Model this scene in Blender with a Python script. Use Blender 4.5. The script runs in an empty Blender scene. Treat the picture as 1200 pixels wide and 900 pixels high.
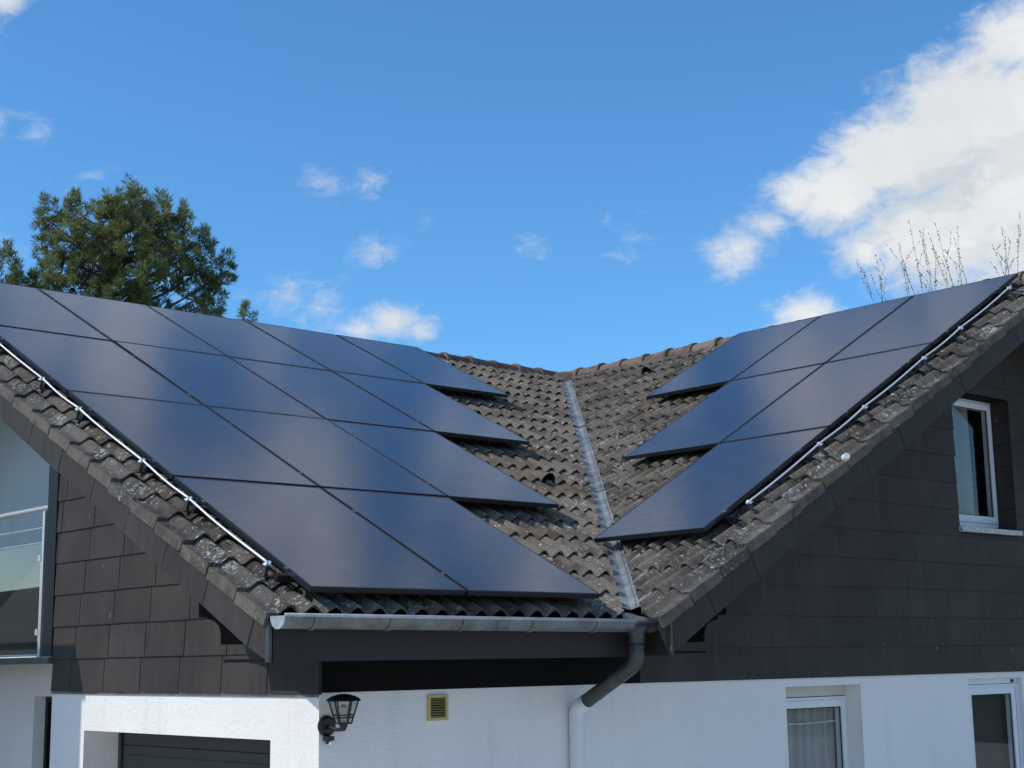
import bpy, bmesh, math, random
from math import sin, cos, tan, radians, pi, sqrt, atan2
from mathutils import Vector, Matrix

random.seed(7)
scene = bpy.context.scene
col = scene.collection
V = Vector

# ------------------------------------------------------------------ camera
cam_data = bpy.data.cameras.new("camera")
cam = bpy.data.objects.new("camera", cam_data)
col.objects.link(cam)
cam_data.sensor_width = 36.0
cam_data.lens = 53.186
cam_data.clip_start = 0.1
cam_data.clip_end = 6000
_yaw, _pitch, _roll = radians(41.665), radians(10.354), radians(-0.882)
_f = V((sin(_yaw) * cos(_pitch), cos(_yaw) * cos(_pitch), sin(_pitch)))
_r = V((cos(_yaw), -sin(_yaw), 0))
_u = _r.cross(_f)
_r2 = _r * cos(_roll) + _u * sin(_roll)
_u2 = -_r * sin(_roll) + _u * cos(_roll)
cam.matrix_world = Matrix(((_r2.x, _u2.x, -_f.x, 0), (_r2.y, _u2.y, -_f.y, 0), (_r2.z, _u2.z, -_f.z, 0), (0, 0, 0, 1)))
scene.camera = cam
scene.render.resolution_x = 1024
scene.render.resolution_y = 768

# ------------------------------------------------------------------ world, sun, exposure
SUN_EL, SUN_AZ = radians(42), radians(-63)          # azimuth clockwise from +Y
SUN = V((sin(SUN_AZ) * cos(SUN_EL), cos(SUN_AZ) * cos(SUN_EL), sin(SUN_EL)))
SKY_STRENGTH = 0.15
world = bpy.data.worlds.new("World")
scene.world = world
world.use_nodes = True
wt = world.node_tree
wt.nodes.clear()


class NT:
    """small helper to write node trees"""
    def __init__(self, tree):
        self.t = tree

    def node(self, kind, **kw):
        n = self.t.nodes.new(kind)
        for k, v in kw.items():
            setattr(n, k, v)
        return n

    def link(self, a, b):
        self.t.links.new(a, b)

    def put(self, sock, v):
        if isinstance(v, bpy.types.NodeSocket):
            self.t.links.new(v, sock)
        else:
            sock.default_value = v

    def math(self, op, a, b=None, c=None, clamp=False):
        n = self.node('ShaderNodeMath', operation=op)
        n.use_clamp = clamp
        self.put(n.inputs[0], a)
        if b is not None:
            self.put(n.inputs[1], b)
        if c is not None:
            self.put(n.inputs[2], c)
        return n.outputs[0]

    def vmath(self, op, a, b=None):
        n = self.node('ShaderNodeVectorMath', operation=op)
        self.put(n.inputs[0], a)
        if b is not None:
            self.put(n.inputs[1], b)
        return n.outputs['Value'] if op in ('DISTANCE', 'DOT_PRODUCT', 'LENGTH') else n.outputs[0]

    def noise(self, vec, scale, detail=4, rough=0.55, dist=0.0, w=None):
        n = self.node('ShaderNodeTexNoise')
        if w is not None:
            n.noise_dimensions = '4D'
            n.inputs['W'].default_value = w
        if vec is not None:
            self.put(n.inputs['Vector'], vec)
        n.inputs['Scale'].default_value = scale
        n.inputs['Detail'].default_value = detail
        n.inputs['Roughness'].default_value = rough
        n.inputs['Distortion'].default_value = dist
        return n.outputs['Fac']

    def ramp(self, fac, lo, hi, a=0.0, b=1.0, smooth=True):
        n = self.node('ShaderNodeMapRange')
        n.interpolation_type = 'SMOOTHSTEP' if smooth else 'LINEAR'
        self.put(n.inputs['Value'], fac)
        self.put(n.inputs['From Min'], lo)
        self.put(n.inputs['From Max'], hi)
        self.put(n.inputs['To Min'], a)
        self.put(n.inputs['To Max'], b)
        return n.outputs['Result']

    def mix(self, fac, a, b, kind='MIX'):
        n = self.node('ShaderNodeMix', data_type='RGBA', blend_type=kind)
        self.put(n.inputs['Factor'], fac)
        for s, v in ((n.inputs[6], a), (n.inputs[7], b)):
            if isinstance(v, bpy.types.NodeSocket):
                self.link(v, s)
            else:
                s.default_value = (*v, 1) if len(v) == 3 else v
        return n.outputs[2]


def dirv(az, el):
    az, el = radians(az), radians(el)
    return (sin(az) * cos(el), cos(az) * cos(el), sin(el))


# heaped clouds standing in the sky: azimuth, elevation, angular radius, strength
CLOUDS = [(59.9, 19.0, 4.4, 2.0), (57.0, 18.0, 3.4, 2.0), (54.6, 17.0, 2.6, 1.8), (62.5, 16.0, 6.4, 2.2), (58.2, 15.2, 3.8, 2.0),
          (61.5, 21.6, 2.4, 1.7), (52.9, 17.0, 1.6, 1.5), (50.4, 15.1, 1.9, 1.15), (55.4, 14.8, 1.9, 1.2), (51.6, 16.0, 1.4, 1.0),
          (61.0, 12.5, 3.8, 1.7), (65.0, 12.0, 5.0, 1.8),
          (36.0, 12.4, 1.2, 1.1), (37.0, 12.7, 1.5, 1.3), (38.2, 12.4, 1.1, 1.05), (52.9, 12.5, 1.8, 1.25),
          (34.2, 17.8, 1.4, 0.58), (36.2, 17.9, 1.1, 0.52), (38.4, 16.6, 0.8, 0.60), (33.1, 13.7, 2.0, 0.60), (34.2, 13.1, 1.5, 0.56),
          (23.6, 19.2, 1.2, 0.62), (25.4, 17.8, 1.5, 0.58), (22.0, 19.3, 1.1, 0.55), (42.9, 15.3, 1.5, 0.46), (36.4, 15.4, 1.2, 0.52), (46.5, 15.2, 1.8, 0.42), (21.5, 15.0, 2.0, 0.6),
          (68.0, 22.0, 5.0, 1.2), (73.0, 15.0, 6.0, 1.2),
          # higher up, the clouds that the panels mirror
          (42.6, 35.6, 2.4, 1.9), (45.4, 37.4, 2.6, 1.5), (50.2, 37.2, 2.2, 1.3), (33.0, 35.7, 2.3, 1.8), (41.5, 38.8, 2.8, 1.9), (29.0, 36.0, 1.9, 1.5), (47.0, 39.8, 3.2, 1.8), (37.0, 40.2, 2.6, 1.7), (55.0, 34.6, 2.2, 1.3), (38.6, 32.6, 1.3, 1.2)]


def cloud_group():
    g = bpy.data.node_groups.new("cloud_density", 'ShaderNodeTree')
    g.interface.new_socket("Vector", in_out='INPUT', socket_type='NodeSocketVector')
    g.interface.new_socket("Density", in_out='OUTPUT', socket_type='NodeSocketFloat')
    T = NT(g)
    gi = T.node('NodeGroupInput')
    go = T.node('NodeGroupOutput')
    d = gi.outputs[0]
    flat = T.vmath('MULTIPLY', d, (1, 1, 1.5))
    n1 = T.noise(flat, 17.0, 13, 0.62, 0.35)
    n2 = T.noise(flat, 6.0, 5, 0.5, 0.0)
    n3 = T.noise(T.vmath('MULTIPLY', d, (1, 1, 1.9)), 62.0, 8, 0.62, 0.6)
    detail = T.math('ADD', T.math('MULTIPLY', T.math('SUBTRACT', n1, 0.5), 1.9), T.math('MULTIPLY', T.math('SUBTRACT', n2, 0.5), 0.6))
    detail = T.math('ADD', detail, T.math('MULTIPLY', T.math('SUBTRACT', n3, 0.5), 1.7))
    best = None
    for az, el, rad, st in CLOUDS:
        c = dirv(az, el)
        c = (c[0], c[1], c[2] * 1.5)
        dd = T.vmath('DISTANCE', flat, c)
        b = T.math('MULTIPLY_ADD', dd, -st / (2 * sin(radians(rad) / 2)) * 0.8, st)
        best = b if best is None else T.math('SMOOTH_MAX', best, b, 0.12)
    # cloud fields spread over the whole sky
    p = T.vmath('MULTIPLY', d, (1, 1, 2.1))
    field = T.noise(p, 4.6, 3, 0.5, 0.0, w=CLOUD_W)
    field = T.ramp(field, 0.43, 0.63, -0.4, 1.2, smooth=False)
    clear = T.vmath('DISTANCE', T.vmath('MULTIPLY', d, (1, 1, 1.55)), tuple(a * b for a, b in zip(dirv(41.7, 9.5), (1, 1, 1.55))))
    field = T.math('SUBTRACT', field, T.ramp(clear, 0.36, 0.52, 1.9, 0.0))
    best = T.math('MAXIMUM', best, field)
    dens = T.math('ADD', T.math('SUBTRACT', best, 0.32), T.math('MULTIPLY', detail, 0.62))
    T.link(dens, go.inputs[0])
    return g


CLOUD_W = 3.7
W = NT(wt)
tc = W.node('ShaderNodeTexCoord')
sky = W.node('ShaderNodeTexSky')
sky.sky_type = 'NISHITA'
sky.sun_disc = False
sky.sun_elevation = SUN_EL
sky.sun_rotation = SUN_AZ
sky.altitude = 300
sky.air_density = 1.0
sky.dust_density = 0.35
sky.ozone_density = 2.2
grp = cloud_group()
g1 = W.node('ShaderNodeGroup'); g1.node_tree = grp
W.link(tc.outputs['Generated'], g1.inputs[0])
g2 = W.node('ShaderNodeGroup'); g2.node_tree = grp
W.link(W.vmath('ADD', tc.outputs['Generated'], tuple(SUN * 0.03)), g2.inputs[0])
alpha = W.ramp(g1.outputs[0], -0.12, 0.95)
lit = W.math('SUBTRACT', g1.outputs[0], g2.outputs[0])
billow = W.ramp(W.noise(W.vmath('MULTIPLY', tc.outputs['Generated'], (1, 1, 1.3)), 13.0, 9, 0.58, 0.5), 0.36, 0.66)
lit = W.math('ADD', W.math('MULTIPLY', W.ramp(lit, -0.30, 0.26), 0.5), W.math('MULTIPLY', billow, 0.5))
ccol = W.mix(lit, (4.1, 4.5, 4.85), (5.6, 5.7, 5.75))
sz = W.node('ShaderNodeSeparateXYZ')
W.link(tc.outputs['Generated'], sz.inputs[0])
tint = W.mix(W.ramp(sz.outputs[2], 0.01, 0.17), (0.92, 0.97, 1.0), (0.50, 0.93, 1.22))
blue = W.mix(1.0, sky.outputs[0], tint, 'MULTIPLY')
phase = W.ramp(W.vmath('DOT_PRODUCT', tc.outputs['Generated'], tuple(SUN)), -1.0, -0.35, 1.5, 1.0)
cb = W.node('ShaderNodeVectorMath', operation='SCALE')
W.link(ccol, cb.inputs[0]); W.link(phase, cb.inputs['Scale'])
skyc = W.mix(alpha, blue, cb.outputs[0])
bg = W.node('ShaderNodeBackground')
W.link(skyc, bg.inputs['Color'])
bg.inputs['Strength'].default_value = SKY_STRENGTH
wo = W.node('ShaderNodeOutputWorld')
W.link(bg.outputs[0], wo.inputs['Surface'])

sun_data = bpy.data.lights.new("sun", 'SUN')
sun_data.energy = 2.85
sun_data.angle = radians(0.53)
sun_data.color = (1.0, 0.94, 0.86)
sun = bpy.data.objects.new("sun", sun_data)
col.objects.link(sun)
sun.rotation_euler = SUN.to_track_quat('Z', 'Y').to_euler()
sun.location = (-20, 15, 30)

vs = scene.view_settings
vs.view_transform = 'Standard'
vs.look = 'None'
vs.exposure = 0.0
vs.gamma = 1.0
vs.use_curve_mapping = False

# ------------------------------------------------------------------ materials
MATS = {}


def material(name, base=(0.5, 0.5, 0.5), rough=0.6, metal=0.0, spec=0.5, build=None):
    m = bpy.data.materials.new(name)
    m.use_nodes = True
    t = NT(m.node_tree)
    p = m.node_tree.nodes['Principled BSDF']
    p.inputs['Base Color'].default_value = (*base, 1)
    p.inputs['Roughness'].default_value = rough
    p.inputs['Metallic'].default_value = metal
    p.inputs['Specular IOR Level'].default_value = spec
    if build:
        build(t, p)
    MATS[name] = m
    return m


def pos(t):
    return t.node('ShaderNodeNewGeometry').outputs['Position']


def obj_random(t):
    return t.node('ShaderNodeObjectInfo').outputs['Random']


def bump(t, p, height, strength=0.3, dist=0.01):
    b = t.node('ShaderNodeBump')
    b.inputs['Strength'].default_value = strength
    b.inputs['Distance'].default_value = dist
    t.put(b.inputs['Height'], height)
    t.link(b.outputs[0], p.inputs['Normal'])


def tile_nodes(c_dark, c_mid, c_light, lichen_amount, warm):
    def f(t, p):
        P = pos(t)
        big = t.noise(P, 0.9, 3, 0.5)
        mid = t.noise(P, 7.0, 5, 0.6)
        fine = t.noise(P, 60.0, 6, 0.65)
        cellv = t.node('ShaderNodeTexVoronoi')
        cellv.inputs['Scale'].default_value = 3.2
        t.link(P, cellv.inputs['Vector'])
        rnd = t.math('FRACT', t.math('ADD', obj_random(t), t.math('MULTIPLY', big, 3.0)))
        c = t.mix(t.ramp(mid, 0.38, 0.62), c_dark, c_mid)
        c = t.mix(t.math('MULTIPLY', t.ramp(rnd, 0.2, 1.0), 0.6), c, c_light)
        c = t.mix(t.math('MULTIPLY', t.ramp(fine, 0.45, 0.75), 0.55), c, (c_dark[0] * 0.45, c_dark[1] * 0.45, c_dark[2] * 0.42))
        c = t.mix(t.math('MULTIPLY', t.ramp(big, 0.48, 0.68), 0.35), c, warm)
        # moss, then pale lichen crusts
        moss = t.math('MULTIPLY', t.ramp(t.noise(P, 16.0, 6, 0.7, 0.6), 0.58, 0.70), 0.5)
        c = t.mix(moss, c, (0.05, 0.048, 0.022))
        l1 = t.noise(P, 34.0, 5, 0.72, 0.8)
        l2 = t.noise(P, 3.1, 3, 0.5)
        th = t.math('SUBTRACT', 0.86 - lichen_amount, t.math('MULTIPLY', l2, 0.36))
        lich = t.ramp(l1, th, t.math('ADD', th, 0.05))
        c = t.mix(t.math('MULTIPLY', lich, 0.85), c, (0.52, 0.51, 0.46))
        t.link(c, p.inputs['Base Color'])
        hgt = t.math('ADD', t.math('MULTIPLY', fine, 0.6), t.math('ADD', t.math('MULTIPLY', mid, 0.6), t.math('MULTIPLY', lich, 0.5)))
        bump(t, p, hgt, 0.75, 0.012)
    return f


material('tile', rough=0.92, spec=0.25, build=tile_nodes((0.078, 0.061, 0.045), (0.178, 0.146, 0.111), (0.27, 0.228, 0.178), 0.105, (0.165, 0.125, 0.084)))
material('tile_mossy', rough=0.92, spec=0.25, build=tile_nodes((0.052, 0.043, 0.034), (0.130, 0.110, 0.088), (0.205, 0.178, 0.145), 0.118, (0.14, 0.112, 0.076)))
material('tile_edge', rough=0.92, spec=0.25, build=tile_nodes((0.085, 0.074, 0.061), (0.150, 0.132, 0.110), (0.185, 0.165, 0.138), 0.04, (0.14, 0.118, 0.09)))
material('ridge', rough=0.92, spec=0.25, build=tile_nodes((0.115, 0.073, 0.057), (0.22, 0.145, 0.115), (0.30, 0.222, 0.18), 0.09, (0.17, 0.13, 0.10)))


def clad_nodes(t, p):
    P = pos(t)
    r = obj_random(t)
    n = t.noise(P, 2.2, 5, 0.6)
    s = t.node('ShaderNodeMapping')
    s.inputs['Scale'].default_value = (22, 22, 1.6)
    t.link(P, s.inputs['Vector'])
    streak = t.noise(s.outputs[0], 1.0, 4, 0.6)
    c = t.mix(t.ramp(n, 0.3, 0.7), (0.049, 0.043, 0.039), (0.070, 0.062, 0.057))
    c = t.mix(t.math('MULTIPLY', t.ramp(streak, 0.42, 0.75), 0.35), c, (0.095, 0.088, 0.083))
    c = t.mix(t.math('MULTIPLY', r, 0.3), c, (0.024, 0.020, 0.0185))
    sp = t.noise(P, 9.0, 2, 0.4)
    c = t.mix(t.math('MULTIPLY', t.ramp(sp, 0.76, 0.80), 0.6), c, (0.2, 0.19, 0.18))
    t.link(c, p.inputs['Base Color'])
    t.link(t.ramp(n, 0.3, 0.7, 0.58, 0.72), p.inputs['Roughness'])
    bump(t, p, t.noise(P, 180.0, 3, 0.6), 0.12, 0.003)


material('cladding', rough=0.6, spec=0.14, build=clad_nodes)
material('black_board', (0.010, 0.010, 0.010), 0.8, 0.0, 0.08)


def fascia_nodes(t, p):
    P = pos(t)
    n = t.noise(P, 5.0, 5, 0.6)
    c = t.mix(n, (0.022, 0.021, 0.021), (0.036, 0.034, 0.033))
    t.link(c, p.inputs['Base Color'])
    bump(t, p, t.noise(P, 60.0, 4, 0.6), 0.1, 0.003)


material('fascia', rough=0.55, spec=0.3, build=fascia_nodes)


def stucco_nodes(t, p):
    P = pos(t)
    n = t.noise(P, 1.1, 4, 0.55)
    s = t.node('ShaderNodeMapping')
    s.inputs['Scale'].default_value = (4, 4, 0.5)
    t.link(P, s.inputs['Vector'])
    st = t.noise(s.outputs[0], 1.4, 5, 0.6)
    c = t.mix(t.ramp(n, 0.3, 0.7), (0.91, 0.88, 0.835), (0.87, 0.84, 0.795))
    c = t.mix(t.math('MULTIPLY', t.ramp(st, 0.52, 0.8), 0.28), c, (0.58, 0.58, 0.56))
    t.link(c, p.inputs['Base Color'])
    h = t.math('ADD', t.noise(P, 70.0, 4, 0.6), t.math('MULTIPLY', t.noise(P, 24.0, 3, 0.5), 0.7))
    bump(t, p, h, 0.55, 0.012)


material('stucco', rough=0.9, spec=0.2, build=stucco_nodes)


def zinc_nodes(base_a, base_b):
    def f(t, p):
        P = pos(t)
        n = t.noise(P, 6.0, 6, 0.65, 0.4)
        c = t.mix(t.ramp(n, 0.3, 0.72), base_a, base_b)
        t.link(c, p.inputs['Base Color'])
        t.link(t.ramp(n, 0.3, 0.7, 0.38, 0.6), p.inputs['Roughness'])
        bump(t, p, t.noise(P, 14.0, 3, 0.5), 0.12, 0.01)
    return f


material('zinc', rough=0.45, metal=0.5, build=zinc_nodes((0.115, 0.122, 0.122), (0.26, 0.268, 0.265)))
material('zinc_pale', rough=0.5, metal=0.4, build=zinc_nodes((0.34, 0.37, 0.39), (0.52, 0.55, 0.57)))
material('zinc_old', rough=0.6, metal=0.25, build=zinc_nodes((0.15, 0.155, 0.155), (0.34, 0.35, 0.35)))
material('zinc_dark', rough=0.5, metal=0.35, build=zinc_nodes((0.055, 0.062, 0.060), (0.12, 0.13, 0.125)))
material('white_paint', (0.78, 0.79, 0.79), 0.5)
material('white_pvc', (0.80, 0.81, 0.82), 0.35)
material('seal', (0.02, 0.02, 0.02), 0.6)
material('cream_box', (0.62, 0.60, 0.52), 0.6)
material('black_frame', (0.05, 0.053, 0.058), 0.34, 0.8)
material('rail_black', (0.018, 0.018, 0.02), 0.45, 0.5)
material('aluminium', (0.78, 0.79, 0.80), 0.3, 0.85)
material('wire', (0.86, 0.87, 0.88), 0.42, 0.35)
material('steel', (0.72, 0.73, 0.74), 0.32, 0.6)
material('lamp_black', (0.015, 0.015, 0.016), 0.4)
material('bulb', (0.75, 0.72, 0.62), 0.25)
material('vent_beige', (0.60, 0.45, 0.17), 0.6)
material('vent_slat', (0.42, 0.33, 0.12), 0.6)
material('dark_hole', (0.005, 0.005, 0.005), 0.9, 0.0, 0.02)
material('room', (0.05, 0.05, 0.05), 0.9)
material('beige_render', (0.55, 0.48, 0.36), 0.9)
material('garage', rough=0.42, build=lambda t, p: t.link(t.mix(t.noise(pos(t), 3.0, 5, 0.6), (0.035, 0.038, 0.042), (0.055, 0.058, 0.062)), p.inputs['Base Color']))


def stone_nodes(t, p):
    n = t.noise(pos(t), 55.0, 5, 0.7)
    t.link(t.mix(t.ramp(n, 0.35, 0.65), (0.30, 0.30, 0.29), (0.68, 0.68, 0.66)), p.inputs['Base Color'])


material('sill_stone', rough=0.6, build=stone_nodes)


def panel_nodes(t, p):
    # dark monocrystalline cells behind satin anti-glare glass, local coordinates
    tcn = t.node('ShaderNodeTexCoord')
    o = tcn.outputs['Object']
    sx = t.node('ShaderNodeSeparateXYZ')
    t.link(o, sx.inputs[0])
    x, y = sx.outputs[0], sx.outputs[1]
    # faint cell grid (6 x 18 half cells) and busbars
    gx = t.math('ABSOLUTE', t.math('SUBTRACT', t.math('FRACT', t.math('MULTIPLY', x, 6 / 1.11)), 0.5))
    gy = t.math('ABSOLUTE', t.math('SUBTRACT', t.math('FRACT', t.math('MULTIPLY', y, 18 / 1.74)), 0.5))
    grid = t.math('MAXIMUM', t.ramp(gx, 0.485, 0.495), t.ramp(gy, 0.47, 0.49))
    bus = t.math('ABSOLUTE', t.math('SUBTRACT', t.math('FRACT', t.math('MULTIPLY', x, 60 / 1.11)), 0.5))
    bus = t.math('MULTIPLY', t.ramp(bus, 0.40, 0.47), 0.35)
    n = t.noise(o, 1.6, 4, 0.6)
    c = t.mix(n, (0.011, 0.019, 0.042), (0.017, 0.028, 0.060))
    c = t.mix(t.math('MULTIPLY', bus, 0.5), c, (0.05, 0.06, 0.08))
    c = t.mix(t.math('MULTIPLY', grid, 0.5), c, (0.006, 0.007, 0.012))
    # settled dust
    dust = t.noise(o, 5.0, 6, 0.62)
    c = t.mix(t.math('MULTIPLY', t.ramp(dust, 0.45, 0.85), 0.06), c, (0.30, 0.29, 0.27))
    t.link(c, p.inputs['Base Color'])
    p.inputs['Specular IOR Level'].default_value = 0.44
    t.link(t.ramp(n, 0.3, 0.7, 0.075, 0.105), p.inputs['Roughness'])
    p.inputs['Coat Weight'].default_value = 0.2
    p.inputs['Coat Roughness'].default_value = 0.3
    s = t.node('ShaderNodeMapping')
    s.inputs['Scale'].default_value = (3, 90, 1)
    t.link(o, s.inputs['Vector'])
    bump(t, p, t.noise(s.outputs[0], 1.0, 3, 0.6), 0.09, 0.004)


material('solar_glass', rough=0.15, build=panel_nodes)


def glass_mat(name, tint, rough=0.02, ior=1.5):
    m = bpy.data.materials.new(name)
    m.use_nodes = True
    t = NT(m.node_tree)
    m.node_tree.nodes.clear()
    out = t.node('ShaderNodeOutputMaterial')
    tr = t.node('ShaderNodeBsdfTransparent'); tr.inputs[0].default_value = (*tint, 1)
    gl = t.node('ShaderNodeBsdfGlossy'); gl.inputs['Roughness'].default_value = rough
    lw = t.node('ShaderNodeLayerWeight'); lw.inputs[0].default_value = 0.5
    mx = t.node('ShaderNodeMixShader')
    r0 = ((ior - 1) / (ior + 1)) ** 2 * 0.8
    t.link(t.math('MULTIPLY_ADD', t.math('POWER', lw.outputs['Facing'], 4.0), 1 - r0, r0), mx.inputs[0])
    t.link(tr.outputs[0], mx.inputs[1]); t.link(gl.outputs[0], mx.inputs[2])
    t.link(mx.outputs[0], out.inputs['Surface'])
    MATS[name] = m


glass_mat('window_glass', (0.86, 0.89, 0.88))
glass_mat('rail_glass', (0.07, 0.085, 0.09), 0.01, 3.1)
glass_mat('lamp_glass', (0.85, 0.87, 0.85), 0.05)


def cloth_nodes(t, p):
    n = t.noise(pos(t), 8.0, 4, 0.5)
    t.link(t.mix(n, (0.36, 0.355, 0.33), (0.52, 0.51, 0.47)), p.inputs['Base Color'])


material('sheer', (0.24, 0.245, 0.25), 0.9)
material('curtain', rough=0.9, spec=0.1, build=cloth_nodes)


def needle_nodes(t, p):
    P = pos(t)
    n = t.noise(P, 1.3, 3, 0.5)
    n2 = t.noise(P, 9.0, 3, 0.5)
    c = t.mix(t.ramp(n, 0.35, 0.65), (0.125, 0.165, 0.055), (0.26, 0.285, 0.10))
    c = t.mix(t.math('MULTIPLY', t.ramp(n2, 0.45, 0.7), 0.6), c, (0.44, 0.42, 0.18))
    t.link(c, p.inputs['Base Color'])
    tl = t.node('ShaderNodeBsdfTranslucent')
    t.link(t.mix(0.5, c, (0.26, 0.26, 0.06)), tl.inputs[0])
    mx = t.node('ShaderNodeMixShader')
    mx.inputs[0].default_value = 0.32
    out = [n for n in t.t.nodes if n.type == 'OUTPUT_MATERIAL'][0]
    t.link(p.outputs[0], mx.inputs[1]); t.link(tl.outputs[0], mx.inputs[2]); t.link(mx.outputs[0], out.inputs['Surface'])


material('needles', rough=0.5, spec=0.35, build=needle_nodes)


def bark_nodes(t, p):
    n = t.noise(pos(t), 14.0, 5, 0.65)
    t.link(t.mix(n, (0.045, 0.035, 0.028), (0.16, 0.125, 0.10)), p.inputs['Base Color'])
    bump(t, p, n, 0.6, 0.02)


material('bark', rough=0.9, build=bark_nodes)
material('twig', rough=0.85, build=lambda t, p: t.link(t.mix(t.noise(pos(t), 6.0, 3, 0.5), (0.11, 0.085, 0.065), (0.2, 0.165, 0.13)), p.inputs['Base Color']))
material('bud', (0.16, 0.15, 0.06), 0.7)


def grass_nodes(t, p):
    P = pos(t)
    n = t.noise(P, 0.6, 6, 0.6)
    t.link(t.mix(t.ramp(n, 0.3, 0.7), (0.035, 0.062, 0.018), (0.085, 0.115, 0.035)), p.inputs['Base Color'])
    bump(t, p, t.noise(P, 30.0, 4, 0.7), 0.6, 0.04)


material('grass', rough=0.95, spec=0.15, build=grass_nodes)


def wood_nodes(t, p):
    P = pos(t)
    n = t.noise(P, 0.05, 8, 0.7)
    t.link(t.mix(t.ramp(n, 0.35, 0.65), (0.016, 0.030, 0.020), (0.05, 0.062, 0.03)), p.inputs['Base Color'])


material('woodland', rough=0.95, spec=0.1, build=wood_nodes)


def paving_nodes(t, p):
    P = pos(t)
    b = t.node('ShaderNodeTexBrick')
    b.inputs['Scale'].default_value = 4.0
    b.inputs['Mortar Size'].default_value = 0.012
    b.inputs['Color1'].default_value = (0.64, 0.59, 0.51, 1)
    b.inputs['Color2'].default_value = (0.68, 0.63, 0.55, 1)
    b.inputs['Mortar'].default_value = (0.35, 0.33, 0.29, 1)
    t.link(P, b.inputs['Vector'])
    t.link(b.outputs[0], p.inputs['Base Color'])


material('paving', rough=0.85, build=paving_nodes)

# ------------------------------------------------------------------ mesh helpers
WLOC = {}


class MB:
    def __init__(self):
        self.v, self.f = [], []

    def quad(self, *pts):
        n = len(self.v)
        self.v += [V(p) for p in pts]
        self.f.append(tuple(range(n, n + len(pts))))
        return self

    def hexa(self, p):      # 8 points: bottom loop 0-3, top loop 4-7
        n = len(self.v)
        self.v += [V(q) for q in p]
        for a in ((3, 2, 1, 0), (4, 5, 6, 7), (0, 1, 5, 4), (1, 2, 6, 5), (2, 3, 7, 6), (3, 0, 4, 7)):
            self.f.append(tuple(n + i for i in a))
        return self

    def box(self, x0, x1, y0, y1, z0, z1):
        return self.hexa([(x0, y0, z0), (x1, y0, z0), (x1, y1, z0), (x0, y1, z0), (x0, y0, z1), (x1, y0, z1), (x1, y1, z1), (x0, y1, z1)])

    def prism(self, poly, vec):
        n, k = len(self.v), len(poly)
        vec = V(vec)
        self.v += [V(p) for p in poly] + [V(p) + vec for p in poly]
        self.f.append(tuple(n + i for i in range(k))[::-1])
        self.f.append(tuple(n + k + i for i in range(k)))
        for i in range(k):
            j = (i + 1) % k
            self.f.append((n + i, n + j, n + k + j, n + k + i))
        return self

    def tube(self, path, rad, n=8, caps=True):
        path = [V(p) for p in path]
        rads = rad if isinstance(rad, (list, tuple)) else [rad] * len(path)
        base = len(self.v)
        prev = None
        for i, p in enumerate(path):
            d = (path[min(i + 1, len(path) - 1)] - path[max(i - 1, 0)]).normalized()
            if prev is None:
                a = d.cross(V((0, 0, 1)) if abs(d.z) < 0.9 else V((1, 0, 0))).normalized()
            else:
                a = (prev - d * prev.dot(d)).normalized()
            prev = a
            b = d.cross(a)
            for k in range(n):
                t = 2 * pi * k / n
                self.v.append(p + (a * cos(t) + b * sin(t)) * rads[i])
        for i in range(len(path) - 1):
            for k in range(n):
                k2 = (k + 1) % n
                self.f.append((base + i * n + k, base + i * n + k2, base + (i + 1) * n + k2, base + (i + 1) * n + k))
        if caps:
            self.f.append(tuple(base + k for k in range(n))[::-1])
            self.f.append(tuple(base + (len(path) - 1) * n + k for k in range(n)))
        return self

    def mesh(self, name, mat, smooth=False, origin=None):
        me = bpy.data.meshes.new(name)
        o = V(origin) if origin is not None else V((0, 0, 0))
        me.from_pydata([tuple(p - o) for p in self.v], [], self.f)
        if isinstance(mat, str):
            me.materials.append(MATS[mat])
        if smooth:
            me.polygons.foreach_set('use_smooth', [True] * len(me.polygons))
            me.update()
        return me

    def build(self, name, mat, parent=None, smooth=False):
        lo = [min(p[i] for p in self.v) for i in range(3)]
        hi = [max(p[i] for p in self.v) for i in range(3)]
        o = V(((lo[0] + hi[0]) / 2, (lo[1] + hi[1]) / 2, lo[2]))
        return link(name, self.mesh(name, mat, smooth, o), parent, Matrix.Translation(o))


def link(name, me, parent=None, world=None, local=None):
    ob = bpy.data.objects.new(name, me)
    col.objects.link(ob)
    if local is not None:                     # placed in its parent's own frame
        ob.parent = parent
        ob.matrix_basis = local
    else:
        world = world or Matrix.Identity(4)
        ob.matrix_basis = world
        if parent is not None:
            ob.parent = parent
            ob.matrix_parent_inverse = WLOC[parent.name].inverted()
        WLOC[ob.name] = world.copy()
    return ob


def empty(name, loc, label=None, cat=None, group=None, rot=None):
    m = Matrix.Translation(V(loc)) if rot is None else Matrix.Translation(V(loc)) @ rot.to_4x4()
    e = link(name, None, None, m)
    e.empty_display_size = 0.2
    if label:
        tag(e, label, cat, group)
    return e


def tag(o, label=None, cat=None, group=None, kind=None):
    if label: o['label'] = label
    if cat: o['category'] = cat
    if group: o['group'] = group
    if kind: o['kind'] = kind
    return o


def bend(pts, r=0.05, n=5):
    """round the corners of a polyline"""
    pts = [V(p) for p in pts]
    out = [pts[0]]
    for i in range(1, len(pts) - 1):
        a, b, c = pts[i - 1], pts[i], pts[i + 1]
        d1, d2 = (a - b), (c - b)
        k = min(r, d1.length * 0.45, d2.length * 0.45)
        p0, p2 = b + d1.normalized() * k, b + d2.normalized() * k
        for j in range(n + 1):
            t = j / n
            out.append((1 - t) ** 2 * p0 + 2 * t * (1 - t) * b + t * t * p2)
    out.append(pts[-1])
    return out


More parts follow.
